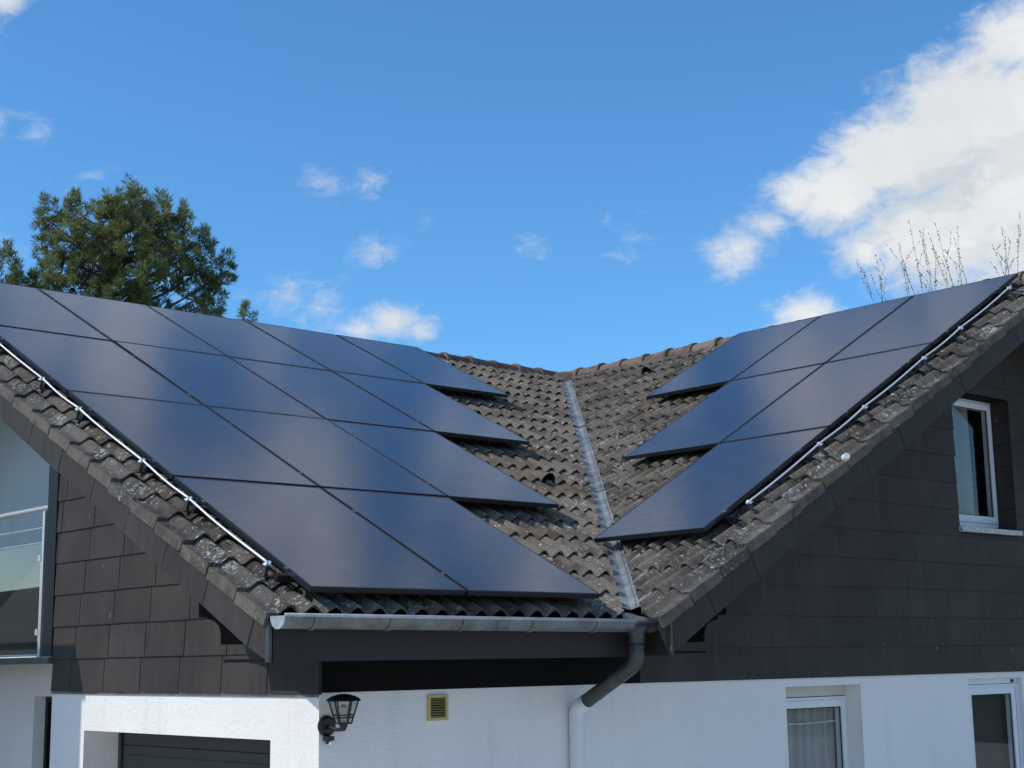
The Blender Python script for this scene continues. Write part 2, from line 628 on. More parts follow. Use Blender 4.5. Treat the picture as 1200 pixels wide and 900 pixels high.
# ------------------------------------------------------------------ survey of the house
GZ = -2.9                                   # ground level, camera eye level is 0
TA, TB = radians(26.317), radians(29.667)   # pitches of the two roofs
OA, OB = V((4.824, 13.546, 3.587)), V((12.920, 7.233, 3.565))   # upper corners of the two panel fields
PH, PW = 1.7852, 1.154                      # panel pitch up the slope and along it
NA = V((0, -sin(TA), cos(TA))); NB = V((-sin(TB), 0, cos(TB)))
SA = V((0, cos(TA), sin(TA))); SB = V((cos(TB), 0, sin(TB)))
EA = V((1, 0, 0)); EB = V((0, -1, 0))
OFF = 0.165                                 # panel face above the tile base plane


def zA(y, n=0.0):                           # height of roof base plane A at y (n: offset along the normal)
    q = OA - NA * (OFF - n)
    return q.z + (y - q.y) * tan(TA)


def zB(x, n=0.0):
    q = OB - NB * (OFF - n)
    return q.z + (x - q.x) * tan(TB)


XW, YW = 5.28, 7.72                         # left gable wall plane and front wall plane
YBLK = 11.37                                # far end of the garage block
XV, YV = 4.56, 6.90                         # verge edges
YE = 7.17                                   # eave tile edge of roof A
YR = 13.80                                  # ridge A
XR = OB.x + 0.0
ZR = zA(YR)
XR = (ZR - zB(0)) / tan(TB)                 # ridge B, same height
XE = 7.50                                   # eave of roof B
XEND, YEND = 2 * XR - XE, 2 * YR - YE
CLZ = -0.185                                # lower edge of the slate cladding


def valley_x(y):
    return (zA(y) - zB(0)) / tan(TB)


VD = V((valley_x(13) - valley_x(8), 5.0, 0)).normalized()
V0 = V((valley_x(8), 8.0, 0))
VN = V((VD.y, -VD.x, 0))                    # points to roof B's side in plan

# ------------------------------------------------------------------ ground and surroundings
g = MB()
R_ = 3000
g.quad((-R_, -R_, GZ), (R_, -R_, GZ), (R_, R_, GZ), (-R_, R_, GZ))
tag(g.build('ground', 'grass'), kind='structure')
g = MB(); g.box(-9, 5.27, 7.73, 13.5, GZ + 0.004, GZ + 0.03)
tag(g.build('driveway', 'paving'), kind='structure')
g = MB(); g.box(-30, 45, -30, 7.715, GZ + 0.004, GZ + 0.03)  # unseen pale paving, added to bounce light onto the front wall
tag(g.build('bounce_forecourt', 'paving'), kind='structure')
# ring of wooded hills
g = MB()
N = 180
rnd = random.Random(3)
ph = [rnd.uniform(0, 6.28) for _ in range(12)]
prof = []
for i in range(N):
    a = 2 * pi * i / N
    prof.append(54 + 12 * sin(2 * a + ph[0]) + 8 * sin(5 * a + ph[1]) + 4 * sin(11 * a + ph[2]) + 2.2 * sin(29 * a + ph[3]) + rnd.uniform(-1.6, 1.6))
rings = [(620, 0.0), (680, 0.45), (760, 0.85), (840, 1.0), (1000, 0.8)]
for rr, hf in rings:
    for i in range(N):
        a = 2 * pi * i / N
        g.v.append(V((rr * cos(a), rr * sin(a), GZ - 1 + prof[i] * hf)))
for k in range(len(rings) - 1):
    for i in range(N):
        j = (i + 1) % N
        g.f.append((k * N + i, k * N + j, (k + 1) * N + j, (k + 1) * N + i))
tag(g.build('hills', 'woodland', smooth=True), kind='structure')

# ------------------------------------------------------------------ unseen wall, added to cast the shadow on the garage wall
m = MB(); m.box(3.14, 3.42, 11.95, 14.6, GZ + 0.031, 1.95)
sw = m.build('shadow_wall', 'stucco')
tag(sw, 'unseen tall white wall added to cast a shadow on the garage wall', 'wall')
m = MB(); m.box(3.10, 3.46, 11.91, 14.64, 1.951, 2.0); m.build('coping', 'sill_stone', sw)

# ------------------------------------------------------------------ house root and walls
house = empty('house', (XW, YW, GZ), 'white rendered house with dark clad gables and weathered brown tiled roof', 'house')


def wall_mesh(axis, plane, inward, thick, u0, u1, z0, z1, holes):
    """flat wall sheet with openings and their reveals. axis 'x': plane x=const, u is y; axis 'y': plane y=const, u is x"""
    m = MB()

    def P(u, z, d=0.0):
        return (plane + inward * d, u, z) if axis == 'x' else (u, plane + inward * d, z)
    us = sorted({u0, u1, *[h[0] for h in holes], *[h[1] for h in holes]})
    zs = sorted({z0, z1, *[h[2] for h in holes], *[h[3] for h in holes]})
    for i in range(len(us) - 1):
        for j in range(len(zs) - 1):
            uc, zc = (us[i] + us[i + 1]) / 2, (zs[j] + zs[j + 1]) / 2
            if any(h[0] < uc < h[1] and h[2] < zc < h[3] for h in holes):
                continue
            a, b, c, d = us[i], us[i + 1], zs[j], zs[j + 1]
            m.quad(P(a, c), P(b, c), P(b, d), P(a, d))
            m.quad(P(a, c, thick), P(a, d, thick), P(b, d, thick), P(b, c, thick))
    for h in holes:
        a, b, c, d = h[:4]
        m.quad(P(a, c), P(a, d), P(a, d, thick), P(a, c, thick))
        m.quad(P(b, c), P(b, c, thick), P(b, d, thick), P(b, d))
        m.quad(P(a, d), P(b, d), P(b, d, thick), P(a, d, thick))
        m.quad(P(a, c), P(a, c, thick), P(b, c, thick), P(b, c))
    m.quad(P(u0, z0), P(u0, z0, thick), P(u0, z1, thick), P(u0, z1))
    m.quad(P(u1, z0), P(u1, z1), P(u1, z1, thick), P(u1, z0, thick))
    m.quad(P(u0, z1), P(u0, z1, thick), P(u1, z1, thick), P(u1, z1))
    return m


WIN_L = (9.72, 10.71, -1.55, -0.240)
WIN_R = (12.335, 13.262, -1.55, -0.228)
WIN_U = (12.37, 13.365, 1.155, 2.43)
GAR = (8.25, 10.805, GZ, -0.466)
front = wall_mesh('y', YW, 1, 0.32, XW, XEND - 0.6, GZ, CLZ + 0.03, [WIN_L, WIN_R]).build('front_wall', 'stucco', house)
side = wall_mesh('x', XW, 1, 0.30, YW + 0.321, YBLK, GZ, CLZ + 0.03, [GAR]).build('garage_wall', 'stucco', house)
# clad gable walls (the dark boarding behind the slates)
m = MB()
xl = XE - 0.2
m.prism([(XW + 0.02, YW + 0.02, CLZ + 0.031), (XEND - 0.6, YW + 0.02, CLZ + 0.031), (XEND - 0.6, YW + 0.02, zB(XE + 0.6) - 0.3), (XR, YW + 0.02, ZR - 0.25),
         (7.9, YW + 0.02, zB(7.9) - 0.25), (7.9, YW + 0.02, 0.30), (XW + 0.02, YW + 0.02, 0.30)], (0, 0.2, 0))
# the opening of the upper window is cut from that boarding
gable_front = m.build('gable_wall', 'black_board', house)
bm = bmesh.new(); bm.from_mesh(gable_front.data)
bm.free()
m = MB()


def gable_ring():
    """front gable boarding as cells around the window"""
    mm = MB()
    a, b, c, d = WIN_U
    y0, y1 = YW + 0.02, YW + 0.22

    def top(x):
        return min(zB(x), ZR - (x - XR) * tan(TB)) - 0.25

    def strip(x0, x1, lo, hi0, hi1):
        mm.prism([(x0, y0, lo), (x1, y0, lo), (x1, y0, hi1), (x0, y0, hi0)], (0, y1 - y0, 0))
    strip(XW + 0.02, 7.9, CLZ + 0.031, 0.30, 0.30)
    strip(7.9, a, CLZ + 0.031, top(7.9), top(a))
    mm.prism([(a, y0, CLZ + 0.031), (b, y0, CLZ + 0.031), (b, y0, c), (a, y0, c)], (0, y1 - y0, 0))
    mm.prism([(a, y0, d), (b, y0, d), (b, y0, top(b)), (XR, y0, top(XR)), (a, y0, top(a))], (0, y1 - y0, 0))
    strip(b, XEND - 0.6, CLZ + 0.031, top(b), top(XEND - 0.6))
    return mm


gr = gable_ring()
_o = WLOC[gable_front.name].translation
gable_front.data = gr.mesh('gable_wall', 'black_board', origin=_o)
m = MB()
m.prism([(XW + 0.02, YW + 0.23, CLZ + 0.031), (XW + 0.02, YBLK - 0.01, CLZ + 0.031), (XW + 0.02, YBLK - 0.01, zA(YBLK) - 0.25), (XW + 0.02, YW + 0.23, zA(YW) - 0.16)], (0.2, 0, 0))
gable_side = m.build('gable_wall', 'black_board', house)

# recessed balcony side, far walls
LW = (11.52, 12.40, -2.3, -0.235)
wall_mesh('x', 5.6, 1, 0.25, YBLK + 0.002, YEND - 0.6, GZ, 0.03, [LW]).build('lower_wall', 'stucco', house)
m = MB(); m.prism([(6.35, 11.60, 0.082), (6.35, YR, 0.082), (6.35, YR, ZR - 0.16), (6.35, 11.60, zA(11.6) - 0.16)], (0.25, 0, 0))
m.build('upper_wall', 'stucco', house)
m = MB(); m.box(XW + 0.23, 6.34, YBLK - 0.2, YBLK, 0.082, zA(YBLK) - 0.3)
m.build('balcony_side_wall', 'cladding', house)
m = MB(); m.box(5.24, 6.34, YBLK + 0.004, YEND - 0.6, 0.031, 0.081)
m.build('balcony_slab', 'zinc_dark', house)
m = MB(); m.box(5.31, XEND - 0.6, YEND - 0.9, YEND - 0.6, GZ, 0.2)
m.build('back_wall', 'stucco', house)
m = MB(); m.box(XEND - 0.9, XEND - 0.6, YW + 0.4, YEND - 0.95, GZ, 0.2)
m.build('end_wall', 'stucco', house)
m = MB(); m.box(5.9, XEND - 1.0, YW + 0.9, YEND - 1.0, GZ + 0.01, GZ + 0.1)
m.build('floor_slab', 'room', house)
m = MB(); m.box(XW + 0.34, XEND - 1.0, YW + 0.95, YW + 1.0, GZ + 0.11, 0.34)
m.build('inner_wall', 'room', house)

# drip profile below the slates
m = MB(); m.box(XW - 0.010, XW - 0.001, YW + 0.002, YBLK - 0.002, CLZ - 0.016, CLZ - 0.001); m.build('drip_profile', 'zinc', house)

# corner trims
m = MB(); m.box(XW - 0.022, XW + 0.002, YW - 0.022, YW + 0.012, CLZ, 0.30)
m.build('corner_trim', 'fascia', house)
m = MB(); m.box(XW - 0.02, XW + 0.10, YBLK + 0.004, YBLK + 0.17, 0.083, zA(YBLK) - 0.3)
m.build('corner_trim', 'rail_black', house)
m = MB(); m.box(XW + 0.12, XW + 0.22, YBLK + 0.12, YBLK + 0.26, 0.083, zA(YBLK) - 0.3)
m.build('balcony_post', 'zinc_dark', house)

# ------------------------------------------------------------------ slate cladding, panel by panel
def rect_minus(r, h):
    a, b, c, d = r
    x0, x1, z0, z1 = h
    if b <= x0 or a >= x1 or d <= z0 or c >= z1:
        return [r]
    out = []
    if a < x0: out.append((a, x0, c, d))
    if b > x1: out.append((x1, b, c, d))
    aa, bb = max(a, x0), min(b, x1)
    if c < z0: out.append((aa, bb, c, z0))
    if d > z1: out.append((aa, bb, z1, d))
    return out


def slate(axis, u0, u1, z0, z1, parent, clip, lap, bottom, mat='cladding'):
    """one fibre-cement slate: lower edge proud, upper edge tucked under the next course"""
    m = MB()
    th = 0.006
    zt = z1 + lap
    ob_, ot = -0.016 + random.uniform(-.0012, .0012), -0.005
    if axis == 'x':
        def P(u, z, d): return (XW + d, u, z)
    else:
        def P(u, z, d): return (u, YW + d, z)
    pts = [P(u0, z0, ob_), P(u1, z0, ob_), P(u1, z0, ob_ + th), P(u0, z0, ob_ + th),
           P(u0, zt, ot), P(u1, zt, ot), P(u1, zt, ot + th), P(u0, zt, ot + th)]
    m.hexa(pts)
    if clip is not None:
        bm = bmesh.new()
        vv = [bm.verts.new(p) for p in m.v]
        for f in m.f:
            bm.faces.new([vv[i] for i in f])
        co, no = clip
        bmesh.ops.bisect_plane(bm, geom=bm.verts[:] + bm.edges[:] + bm.faces[:], plane_co=co, plane_no=no, clear_outer=True)
        if len(bm.faces) == 0:
            bm.free()
            return
        bm.verts.index_update()
        m = MB()
        m.v = [v.co.copy() for v in bm.verts]
        m.f = [tuple(v.index for v in f.verts) for f in bm.faces]
        bm.free()
    m.build('cladding_panel', mat, parent)


ROWH = 0.2465
clipA = (V((0, 12, zA(12) - 0.14)), NA)
for k in range(11):
    z0 = CLZ + k * ROWH
    gap = 0.0048
    j = YW + 0.012
    edges = [YW + 0.012]
    u = 8.279 - 0.065 * k
    while u < YBLK + 0.01:
        if u > YW + 0.08:
            edges.append(u)
        u += 0.5545
    edges.append(YBLK + 0.002)
    for a, b in zip(edges, edges[1:]):
        if b - a < 0.02: continue
        if z0 > zA(b) - 0.12: continue
        jit = random.uniform(-0.002, 0.002)
        slate('x', a + gap, b - gap, z0 + 0.003 + jit, z0 + ROWH, gable_side, clipA, 0.012, k == 0)
ROWF = 0.2475
clipB = (V((10, 0, zB(10) - 0.14)), NB)
clipE = (V((2 * XR - 10, 0, zB(10) - 0.16)), V((-NB.x, 0, NB.z)))
XCL = XEND - 0.62
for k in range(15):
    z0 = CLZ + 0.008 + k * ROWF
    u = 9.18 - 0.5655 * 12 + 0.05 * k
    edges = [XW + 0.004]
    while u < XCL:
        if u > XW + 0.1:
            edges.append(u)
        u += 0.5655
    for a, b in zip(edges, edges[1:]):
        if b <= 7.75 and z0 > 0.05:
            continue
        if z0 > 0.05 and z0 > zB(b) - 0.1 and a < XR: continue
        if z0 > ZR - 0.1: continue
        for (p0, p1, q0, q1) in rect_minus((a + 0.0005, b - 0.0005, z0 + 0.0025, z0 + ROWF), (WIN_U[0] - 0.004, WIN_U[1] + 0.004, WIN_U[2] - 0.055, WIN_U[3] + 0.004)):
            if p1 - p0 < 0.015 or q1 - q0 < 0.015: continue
            slate('y', p0, p1, q0, q1, gable_front, (clipB if (p0 + p1) / 2 < XR else clipE) if z0 > 0.05 else None, 0.010 if q1 > z0 + ROWF - 0.01 and q1 < WIN_U[2] - 0.06 or q1 > WIN_U[3] or p1 < WIN_U[0] or p0 > WIN_U[1] else 0.0, k == 0, 'black_board' if p1 < 8.2 else 'cladding')  # slates below the eave go black, the eave's shade put into their colour
# clad reveal of the upper window
for k in range(6):
    z0 = WIN_U[2] + 0.003 + k * 0.2125
    m = MB(); m.hexa([(WIN_U[1] - 0.012, YW - 0.016, z0), (WIN_U[1] - 0.004, YW - 0.016, z0), (WIN_U[1] - 0.004, YW + 0.175, z0), (WIN_U[1] - 0.012, YW + 0.175, z0),
                      (WIN_U[1] - 0.006, YW - 0.016, z0 + 0.209), (WIN_U[1] + 0.002, YW - 0.016, z0 + 0.209), (WIN_U[1] + 0.002, YW + 0.175, z0 + 0.209), (WIN_U[1] - 0.006, YW + 0.175, z0 + 0.209)])
    m.build('cladding_panel', 'cladding', gable_front)

# ------------------------------------------------------------------ windows
def window(x0, x1, z0, z1, yf, label, sashes, fw=0.06, handle=None):
    """white frame, sashes with pane, set at depth yf"""
    w = MB()
    w.box(x0, x1, yf, yf + 0.07, z1 - 0.035, z1); w.box(x0, x1, yf, yf + 0.07, z0, z0 + 0.035)
    w.box(x0, x0 + 0.035, yf, yf + 0.07, z0 + 0.035, z1 - 0.035); w.box(x1 - 0.035, x1, yf, yf + 0.07, z0 + 0.035, z1 - 0.035)
    win = w.build('window', 'white_pvc', house)
    win['label'] = label
    for (a, b) in sashes:
        s = MB()
        c, d = z0 + 0.028, z1 - 0.028
        y0, y1 = yf - 0.014, yf + 0.055
        s.box(a, b, y0, y1, d - fw, d); s.box(a, b, y0, y1, c, c + fw * 1.15)
        s.box(a, a + fw, y0, y1, c + fw * 1.15, d - fw); s.box(b - fw, b, y0, y1, c + fw * 1.15, d - fw)
        s.build('sash', 'white_pvc', win)
        q = MB()
        for (p0, p1, r0, r1) in ((a + fw, b - fw, d - fw - 0.008, d - fw), (a + fw, b - fw, c + fw * 1.15, c + fw * 1.15 + 0.008),
                                 (a + fw, a + fw + 0.008, c + fw * 1.15 + 0.008, d - fw - 0.008), (b - fw - 0.008, b - fw, c + fw * 1.15 + 0.008, d - fw - 0.008)):
            q.box(p0, p1, y0 + 0.012, y0 + 0.02, r0, r1)
        q.build('seal', 'seal', win)
        p = MB(); p.quad((a + fw, y0 + 0.022, c + fw), (b - fw, y0 + 0.022, c + fw), (b - fw, y0 + 0.022, d - fw), (a + fw, y0 + 0.022, d - fw))
        p.build('pane', 'window_glass', win)
    return win


def curtain(x0, x1, z0, z1, y, win, amp, seed, mat='curtain', step=0.012):
    r = random.Random(seed)
    m = MB()
    n = int((x1 - x0) / step)
    ph = 0
    for i in range(n + 1):
        x = x0 + (x1 - x0) * i / n
        ph += r.uniform(0.35, 1.0)
        dy = amp * sin(ph) + amp * 0.5 * sin(ph * 0.37 + 1)
        m.v.append(V((x, y + dy, z1)))
        m.v.append(V((x + 0.01 * sin(ph), y + dy * 1.3, z0)))
    for i in range(n):
        m.f.append((2 * i, 2 * i + 1, 2 * i + 3, 2 * i + 2))
    return m.build('curtain', mat, win, smooth=True)


YF = YW + 0.155
wl = window(WIN_L[0], WIN_L[1], -1.50, -0.335, YF, 'white framed window with closed grey net curtain', [(WIN_L[0] + 0.03, WIN_L[1] - 0.03)], 0.055)
curtain(WIN_L[0] + 0.06, WIN_L[1] - 0.05, -1.45, -0.40, YF + 0.10, wl, 0.018, 5)
m = MB(); m.tube([(WIN_L[0] + 0.05 + 0.89 * i / 10, YF + 0.062, -0.535 - 0.012 * sin(pi * i / 10)) for i in range(11)], 0.006, 6)
m.build('curtain_wire', 'white_paint', wl)
m = MB(); m.box(WIN_L[0] + 0.002, WIN_L[1] - 0.002, YF + 0.004, YF + 0.10, -0.328, -0.241)
m.build('shutter_box', 'cream_box', wl)
m = MB(); m.box(WIN_L[0] - 0.03, WIN_L[1] + 0.03, YW - 0.04, YW + 0.15, -1.60, -1.551)
m.build('sill', 'sill_stone', wl)

YF2 = YW + 0.052
wr = window(WIN_R[0], WIN_R[1], -1.50, -0.285, YF2, 'white window with a dark bare pane', [(WIN_R[0] + 0.045, WIN_R[1] - 0.075)], 0.06)
m = MB(); m.box(WIN_R[0] + 0.002, WIN_R[1] - 0.002, YF2 + 0.004, YF2 + 0.10, -0.280, -0.229)
m.build('shutter_box', 'white_pvc', wr)
for xx in (WIN_R[0] + 0.02, 13.15):
    m = MB(); m.box(xx, xx + 0.05, YF2 - 0.004, YF2 + 0.02, -0.272, -0.246); m.build('shutter_guide', 'seal', wr)
m = MB(); m.box(WIN_R[0] + 0.01, WIN_R[1] - 0.01, YF2 + 0.10, YF2 + 0.104, -1.54, -0.24); m.build('dark_sheet', 'room', wr)  # dark sheet hides the white reveal and stands in for an unlit room
m = MB(); m.box(WIN_R[0] - 0.03, WIN_R[1] + 0.03, YW - 0.04, YW + 0.05, -1.60, -1.551)
m.build('sill', 'sill_stone', wr)

YF3 = YW + 0.178
wu = window(WIN_U[0] + 0.001, WIN_U[1] - 0.012, 1.205, 2.428, YF3, 'tall white gable window with a parted pale curtain', [(WIN_U[0] + 0.03, WIN_U[1] - 0.04)], 0.055)
curtain(WIN_U[0] + 0.08, WIN_U[0] + 0.68, 1.26, 2.38, YF3 + 0.12, wu, 0.032, 9, mat='sheer', step=0.035)
m = MB(); m.box(WIN_U[0] + 0.03, WIN_U[1] - 0.04, YF3 - 0.008, YF3 + 0.06, 1.1565, 1.204)
m.build('lower_frame', 'white_pvc', wu)
m = MB(); m.box(WIN_U[0] - 0.03, WIN_U[1] + 0.035, YW - 0.05, YW + 0.176, 1.108, 1.1535)
m.build('sill', 'sill_stone', wu)
# room behind the upper window
m = MB(); m.box(XW + 0.34, XEND - 1.0, YW + 0.24, YW + 0.94, 0.345, 0.38)
m.build('ceiling', 'room', house)
m = MB(); m.box(12.0, 14.3, YW + 1.3, YW + 1.35, 0.4, 2.45); m.build('inner_wall', 'room', house)

# dark ground-floor window in the recessed wall
m = MB()
m.box(5.70, 5.74, LW[0] + 0.002, LW[1] - 0.10, LW[2], LW[2] + 0.05); m.box(5.70, 5.74, LW[0] + 0.002, LW[1] - 0.002, LW[3] - 0.05, LW[3] - 0.001)
m.box(5.70, 5.74, LW[1] - 0.05, LW[1] - 0.002, LW[2] + 0.05, LW[3] - 0.051)
w3 = m.build('window', 'rail_black', house)
w3['label'] = 'dark framed narrow window beside the garage block'
m = MB(); m.quad((5.72, LW[0] + 0.004, LW[2] + 0.05), (5.72, LW[1] - 0.05, LW[2] + 0.05), (5.72, LW[1] - 0.05, LW[3] - 0.05), (5.72, LW[0] + 0.004, LW[3] - 0.05)); m.build('pane', 'window_glass', w3)
m = MB(); m.box(5.80, 5.84, LW[0] - 0.2, LW[1] + 0.2, LW[2], 0.0); m.build('dark_sheet', 'dark_hole', w3)  # flat black sheet close behind the pane

# garage door
gx = XW + 0.287
m = MB(); m.box(gx + 0.03, gx + 0.05, GAR[0] - 0.05, GAR[1] + 0.05, GZ, GAR[3] + 0.05)
gd = m.build('garage_door', 'garage', house)
gd['label'] = 'dark grey sectional garage door deep in a white reveal'
m = MB(); m.box(gx - 0.006, gx + 0.004, GAR[1] - 0.045, GAR[1] - 0.001, GZ, GAR[3] - 0.001); m.build('jamb', 'garage', gd)
zt = GAR[3] - 0.002
for i in range(5):
    h_ = 0.115 if i == 0 else 0.5
    zb = zt - h_
    m = MB(); y0, y1 = GAR[0] + 0.004, GAR[1] - 0.05
    m.box(gx + 0.008, gx + 0.029, y0, y1, zb + 0.006, zt)
    sec = m.build('door_panel', 'garage', gd)
    if i:
        m = MB(); m.box(gx - 0.002, gx + 0.0079, y0 + 0.10, y1 - 0.12, zb + 0.07, zt - 0.07); m.build('raised_field', 'garage', sec)
    zt = zb
    if zb < GZ + 0.3: break

# ------------------------------------------------------------------ eaves, fascia, bargeboards
m = MB(); m.box(XV + 0.04, 7.525, 7.20, 7.225, 0.012, 0.24); m.build('fascia_board', 'fascia', house)
m = MB(); m.box(XV + 0.045, 7.525, 7.226, YW - 0.022, 0.012, 0.03); m.build('soffit', 'black_board', house)
m = MB(); m.box(7.527, 7.552, 6.93, 7.225, 0.018, 0.172); m.build('fascia_board', 'fascia', house)
m = MB(); m.box(7.5, 7.514, 6.885, 6.899, 0.02, 0.30); m.build('corner_trim', 'zinc_dark', house)
m = MB(); m.box(7.41, 7.424, 7.186, 7.199, 0.02, 0.14); m.build('corner_trim', 'zinc_dark', house)
m = MB(); m.box(XV + 0.006, XV + 0.026, 7.165, 7.199, 0.010, 0.235); m.build('corner_trim', 'zinc_dark', house)
m = MB(); m.box(7.553, 7.9, 6.935, YW - 0.022, 0.03, 0.045); m.build('soffit', 'black_board', house)

# left bargeboard (slates follow the slope, joints square to it)
CA, SAi = cos(TA), sin(TA)
bgA = MB()
bgA.prism([(XV + 0.035, 7.20, 0.012), (XV + 0.035, YR, zA(YR) - 0.245), (XV + 0.035, YR, zA(YR) - 0.02), (XV + 0.035, 7.20, zA(7.2) - 0.02)], (0.02, 0, 0))
bargeA = bgA.build('bargeboard', 'black_board', house)
BW = 0.5 / CA
for k in range(14):
    s0 = -0.62 / CA + k * BW + 0.27
    s1 = s0 + BW
    pts = []
    base = V((XV + 0.012, YE, zA(YE)))
    for s, nn in ((s0 + 0.004, -0.235), (s1 - 0.004, -0.235), (s1 - 0.004, -0.03), (s0 + 0.004, -0.03)):
        p = base + SA * s + NA * nn
        pts.append(p)
    if pts[1].y > YR: break
    tw = random.uniform(-0.002, 0.002)
    if pts[0].y < 7.17:                       # lowest slate is cut plumb at the corner
        y0 = 7.17
        zb = pts[0].z + (y0 - pts[0].y) * tan(TA)
        zt_ = pts[3].z + (y0 - pts[3].y) * tan(TA)
        pts[0] = V((XV + 0.012, y0, max(0.010, zb))); pts[3] = V((XV + 0.012, y0, zt_))
    m = MB(); m.prism([p + V((tw, 0, 0)) for p in pts], (0.012, 0, 0))
    m.build('bargeboard_panel', 'cladding', bargeA)

# right bargeboard
bgB = MB()
bgB.prism([(7.56, YV + 0.035, 0.06), (XR, YV + 0.035, ZR - 0.27), (XR, YV + 0.035, ZR - 0.02), (7.56, YV + 0.035, zB(7.56) - 0.02)], (0, 0.02, 0))
bargeB = bgB.build('bargeboard', 'black_board', house)
BWB = 0.475 / cos(TB)
for k in range(15):
    s0 = k * BWB - 0.12
    s1 = s0 + BWB
    base = V((XE, YV + 0.012, zB(XE)))
    pts = [base + SB * s + NB * nn for s, nn in ((s0 + 0.003, -0.245), (s1 - 0.003, -0.245), (s1 - 0.003, -0.03), (s0 + 0.003, -0.03))]
    if pts[3].x > XR: break
    if pts[0].x < 7.512:
        x0 = 7.512
        pts[0] = V((x0, YV + 0.012, pts[0].z + (x0 - pts[0].x) * tan(TB)))
        if pts[3].x < x0: pts[3] = V((x0, YV + 0.012, pts[3].z + (x0 - pts[3].x) * tan(TB)))
    tw = random.uniform(-0.002, 0.002)
    m = MB(); m.prism([p + V((0, tw, 0)) for p in pts], (0, 0.012, 0))
    m.build('bargeboard_panel', 'cladding', bargeB)
# far bargeboard of the right gable
m = MB()
m.prism([(XR, YV + 0.02, ZR - 0.27), (XEND, YV + 0.02, zB(XE) - 0.27), (XEND, YV + 0.02, zB(XE) - 0.02), (XR, YV + 0.02, ZR - 0.02)], (0, 0.03, 0))
m.build('bargeboard', 'cladding', house)

# purlin ends with curved corbels under the verges
def corbel(pts, vec):
    m = MB(); m.prism(pts, vec); m.build('purlin_end', 'dark_hole', house)


arc = [(8.53 - 0.165 * sin(radians(a)), 0.285 - 0.105 * (1 - cos(radians(a)))) for a in range(0, 91, 15)]
prof_c = [(8.64, 0.62), (8.64, 0.30), (8.53, 0.295)] + arc + [(8.365, 0.125), (8.08, 0.122), (8.08, 0.44)]
corbel([(4.98, y, z) for y, z in prof_c][::-1], (0.285, 0, 0))
arc = [(8.52 - 0.15 * sin(radians(a)), 0.27 - 0.11 * (1 - cos(radians(a)))) for a in range(0, 91, 15)]
prof_c = [(8.62, 0.60), (8.62, 0.31), (8.52, 0.30)] + arc + [(8.37, 0.11), (8.02, 0.105), (8.02, 0.30)]
corbel([(x, 7.36, z) for x, z in prof_c], (0, 0.33, 0))

# ------------------------------------------------------------------ roof decks
def deck(name, poly, n):
    m = MB(); m.prism(poly, n); return m.build(name, 'black_board', house)


dk = -0.02
roofA = deck('roof_slope', [(XV + 0.06, YE + 0.06, zA(YE + 0.06, dk)), (valley_x(YE + 0.06), YE + 0.06, zA(YE + 0.06, dk)), (XR, YR, zA(YR, dk)), (XV + 0.06, YR, zA(YR, dk))], NA * -0.09)
roofB = deck('roof_slope', [(XE + 0.08, YV + 0.06, zB(XE + 0.08, dk)), (XR, YV + 0.06, zB(XR, dk)), (XR, YR, zB(XR, dk)), (valley_x(7.3), 7.3, zB(valley_x(7.3), dk))], NB * -0.09)
zback = ZR - 0.02
m = MB(); m.prism([(XV, YR, zback), (XR, YR, zback), (XR, YEND, zA(YE)), (XV, YEND, zA(YE))], (0, 0, -0.1)); m.build('roof_slope', 'tile', house)
m = MB(); m.prism([(XR, YV, zback), (XEND, YV, zB(XE)), (XEND, YEND, zB(XE)), (XR, YEND, zback)], (0, 0, -0.1)); m.build('roof_slope', 'tile', house)
m = MB(); m.prism([(XR + 0.01, YV + 0.06, zback - 0.115), (XEND - 0.02, YV + 0.06, zB(XE) - 0.115), (XEND - 0.02, YW - 0.02, zB(XE) - 0.115), (XR + 0.01, YW - 0.02, zback - 0.115)], (0, 0, -0.015)); m.build('soffit', 'fascia', house)
m = MB(); m.prism([(XR, YR, zback), (XR, YEND, zback), (XE, YEND, zA(YE))], (0, 0, -0.1)); m.build('roof_slope', 'tile', house)
# back gable fill below the far roof on the left
m = MB(); m.prism([(6.35, YR + .001, 0.082), (6.35, YEND - 0.6, 0.082), (6.35, YEND - 0.6, zA(YE + 0.6) - 0.12), (6.35, YR + .001, ZR - 0.16)], (0.25, 0, 0)); m.build('gable_wall', 'stucco', house)

# ------------------------------------------------------------------ roof tiles
COVER, GAUGE = 0.31, 0.351
SEG = 16


def roll(a):
    t = (a / COVER * 2) % 1.0
    c = 0.5 - 0.5 * cos(2 * pi * t)          # crest at t = .5
    return 0.053 * c ** 0.92


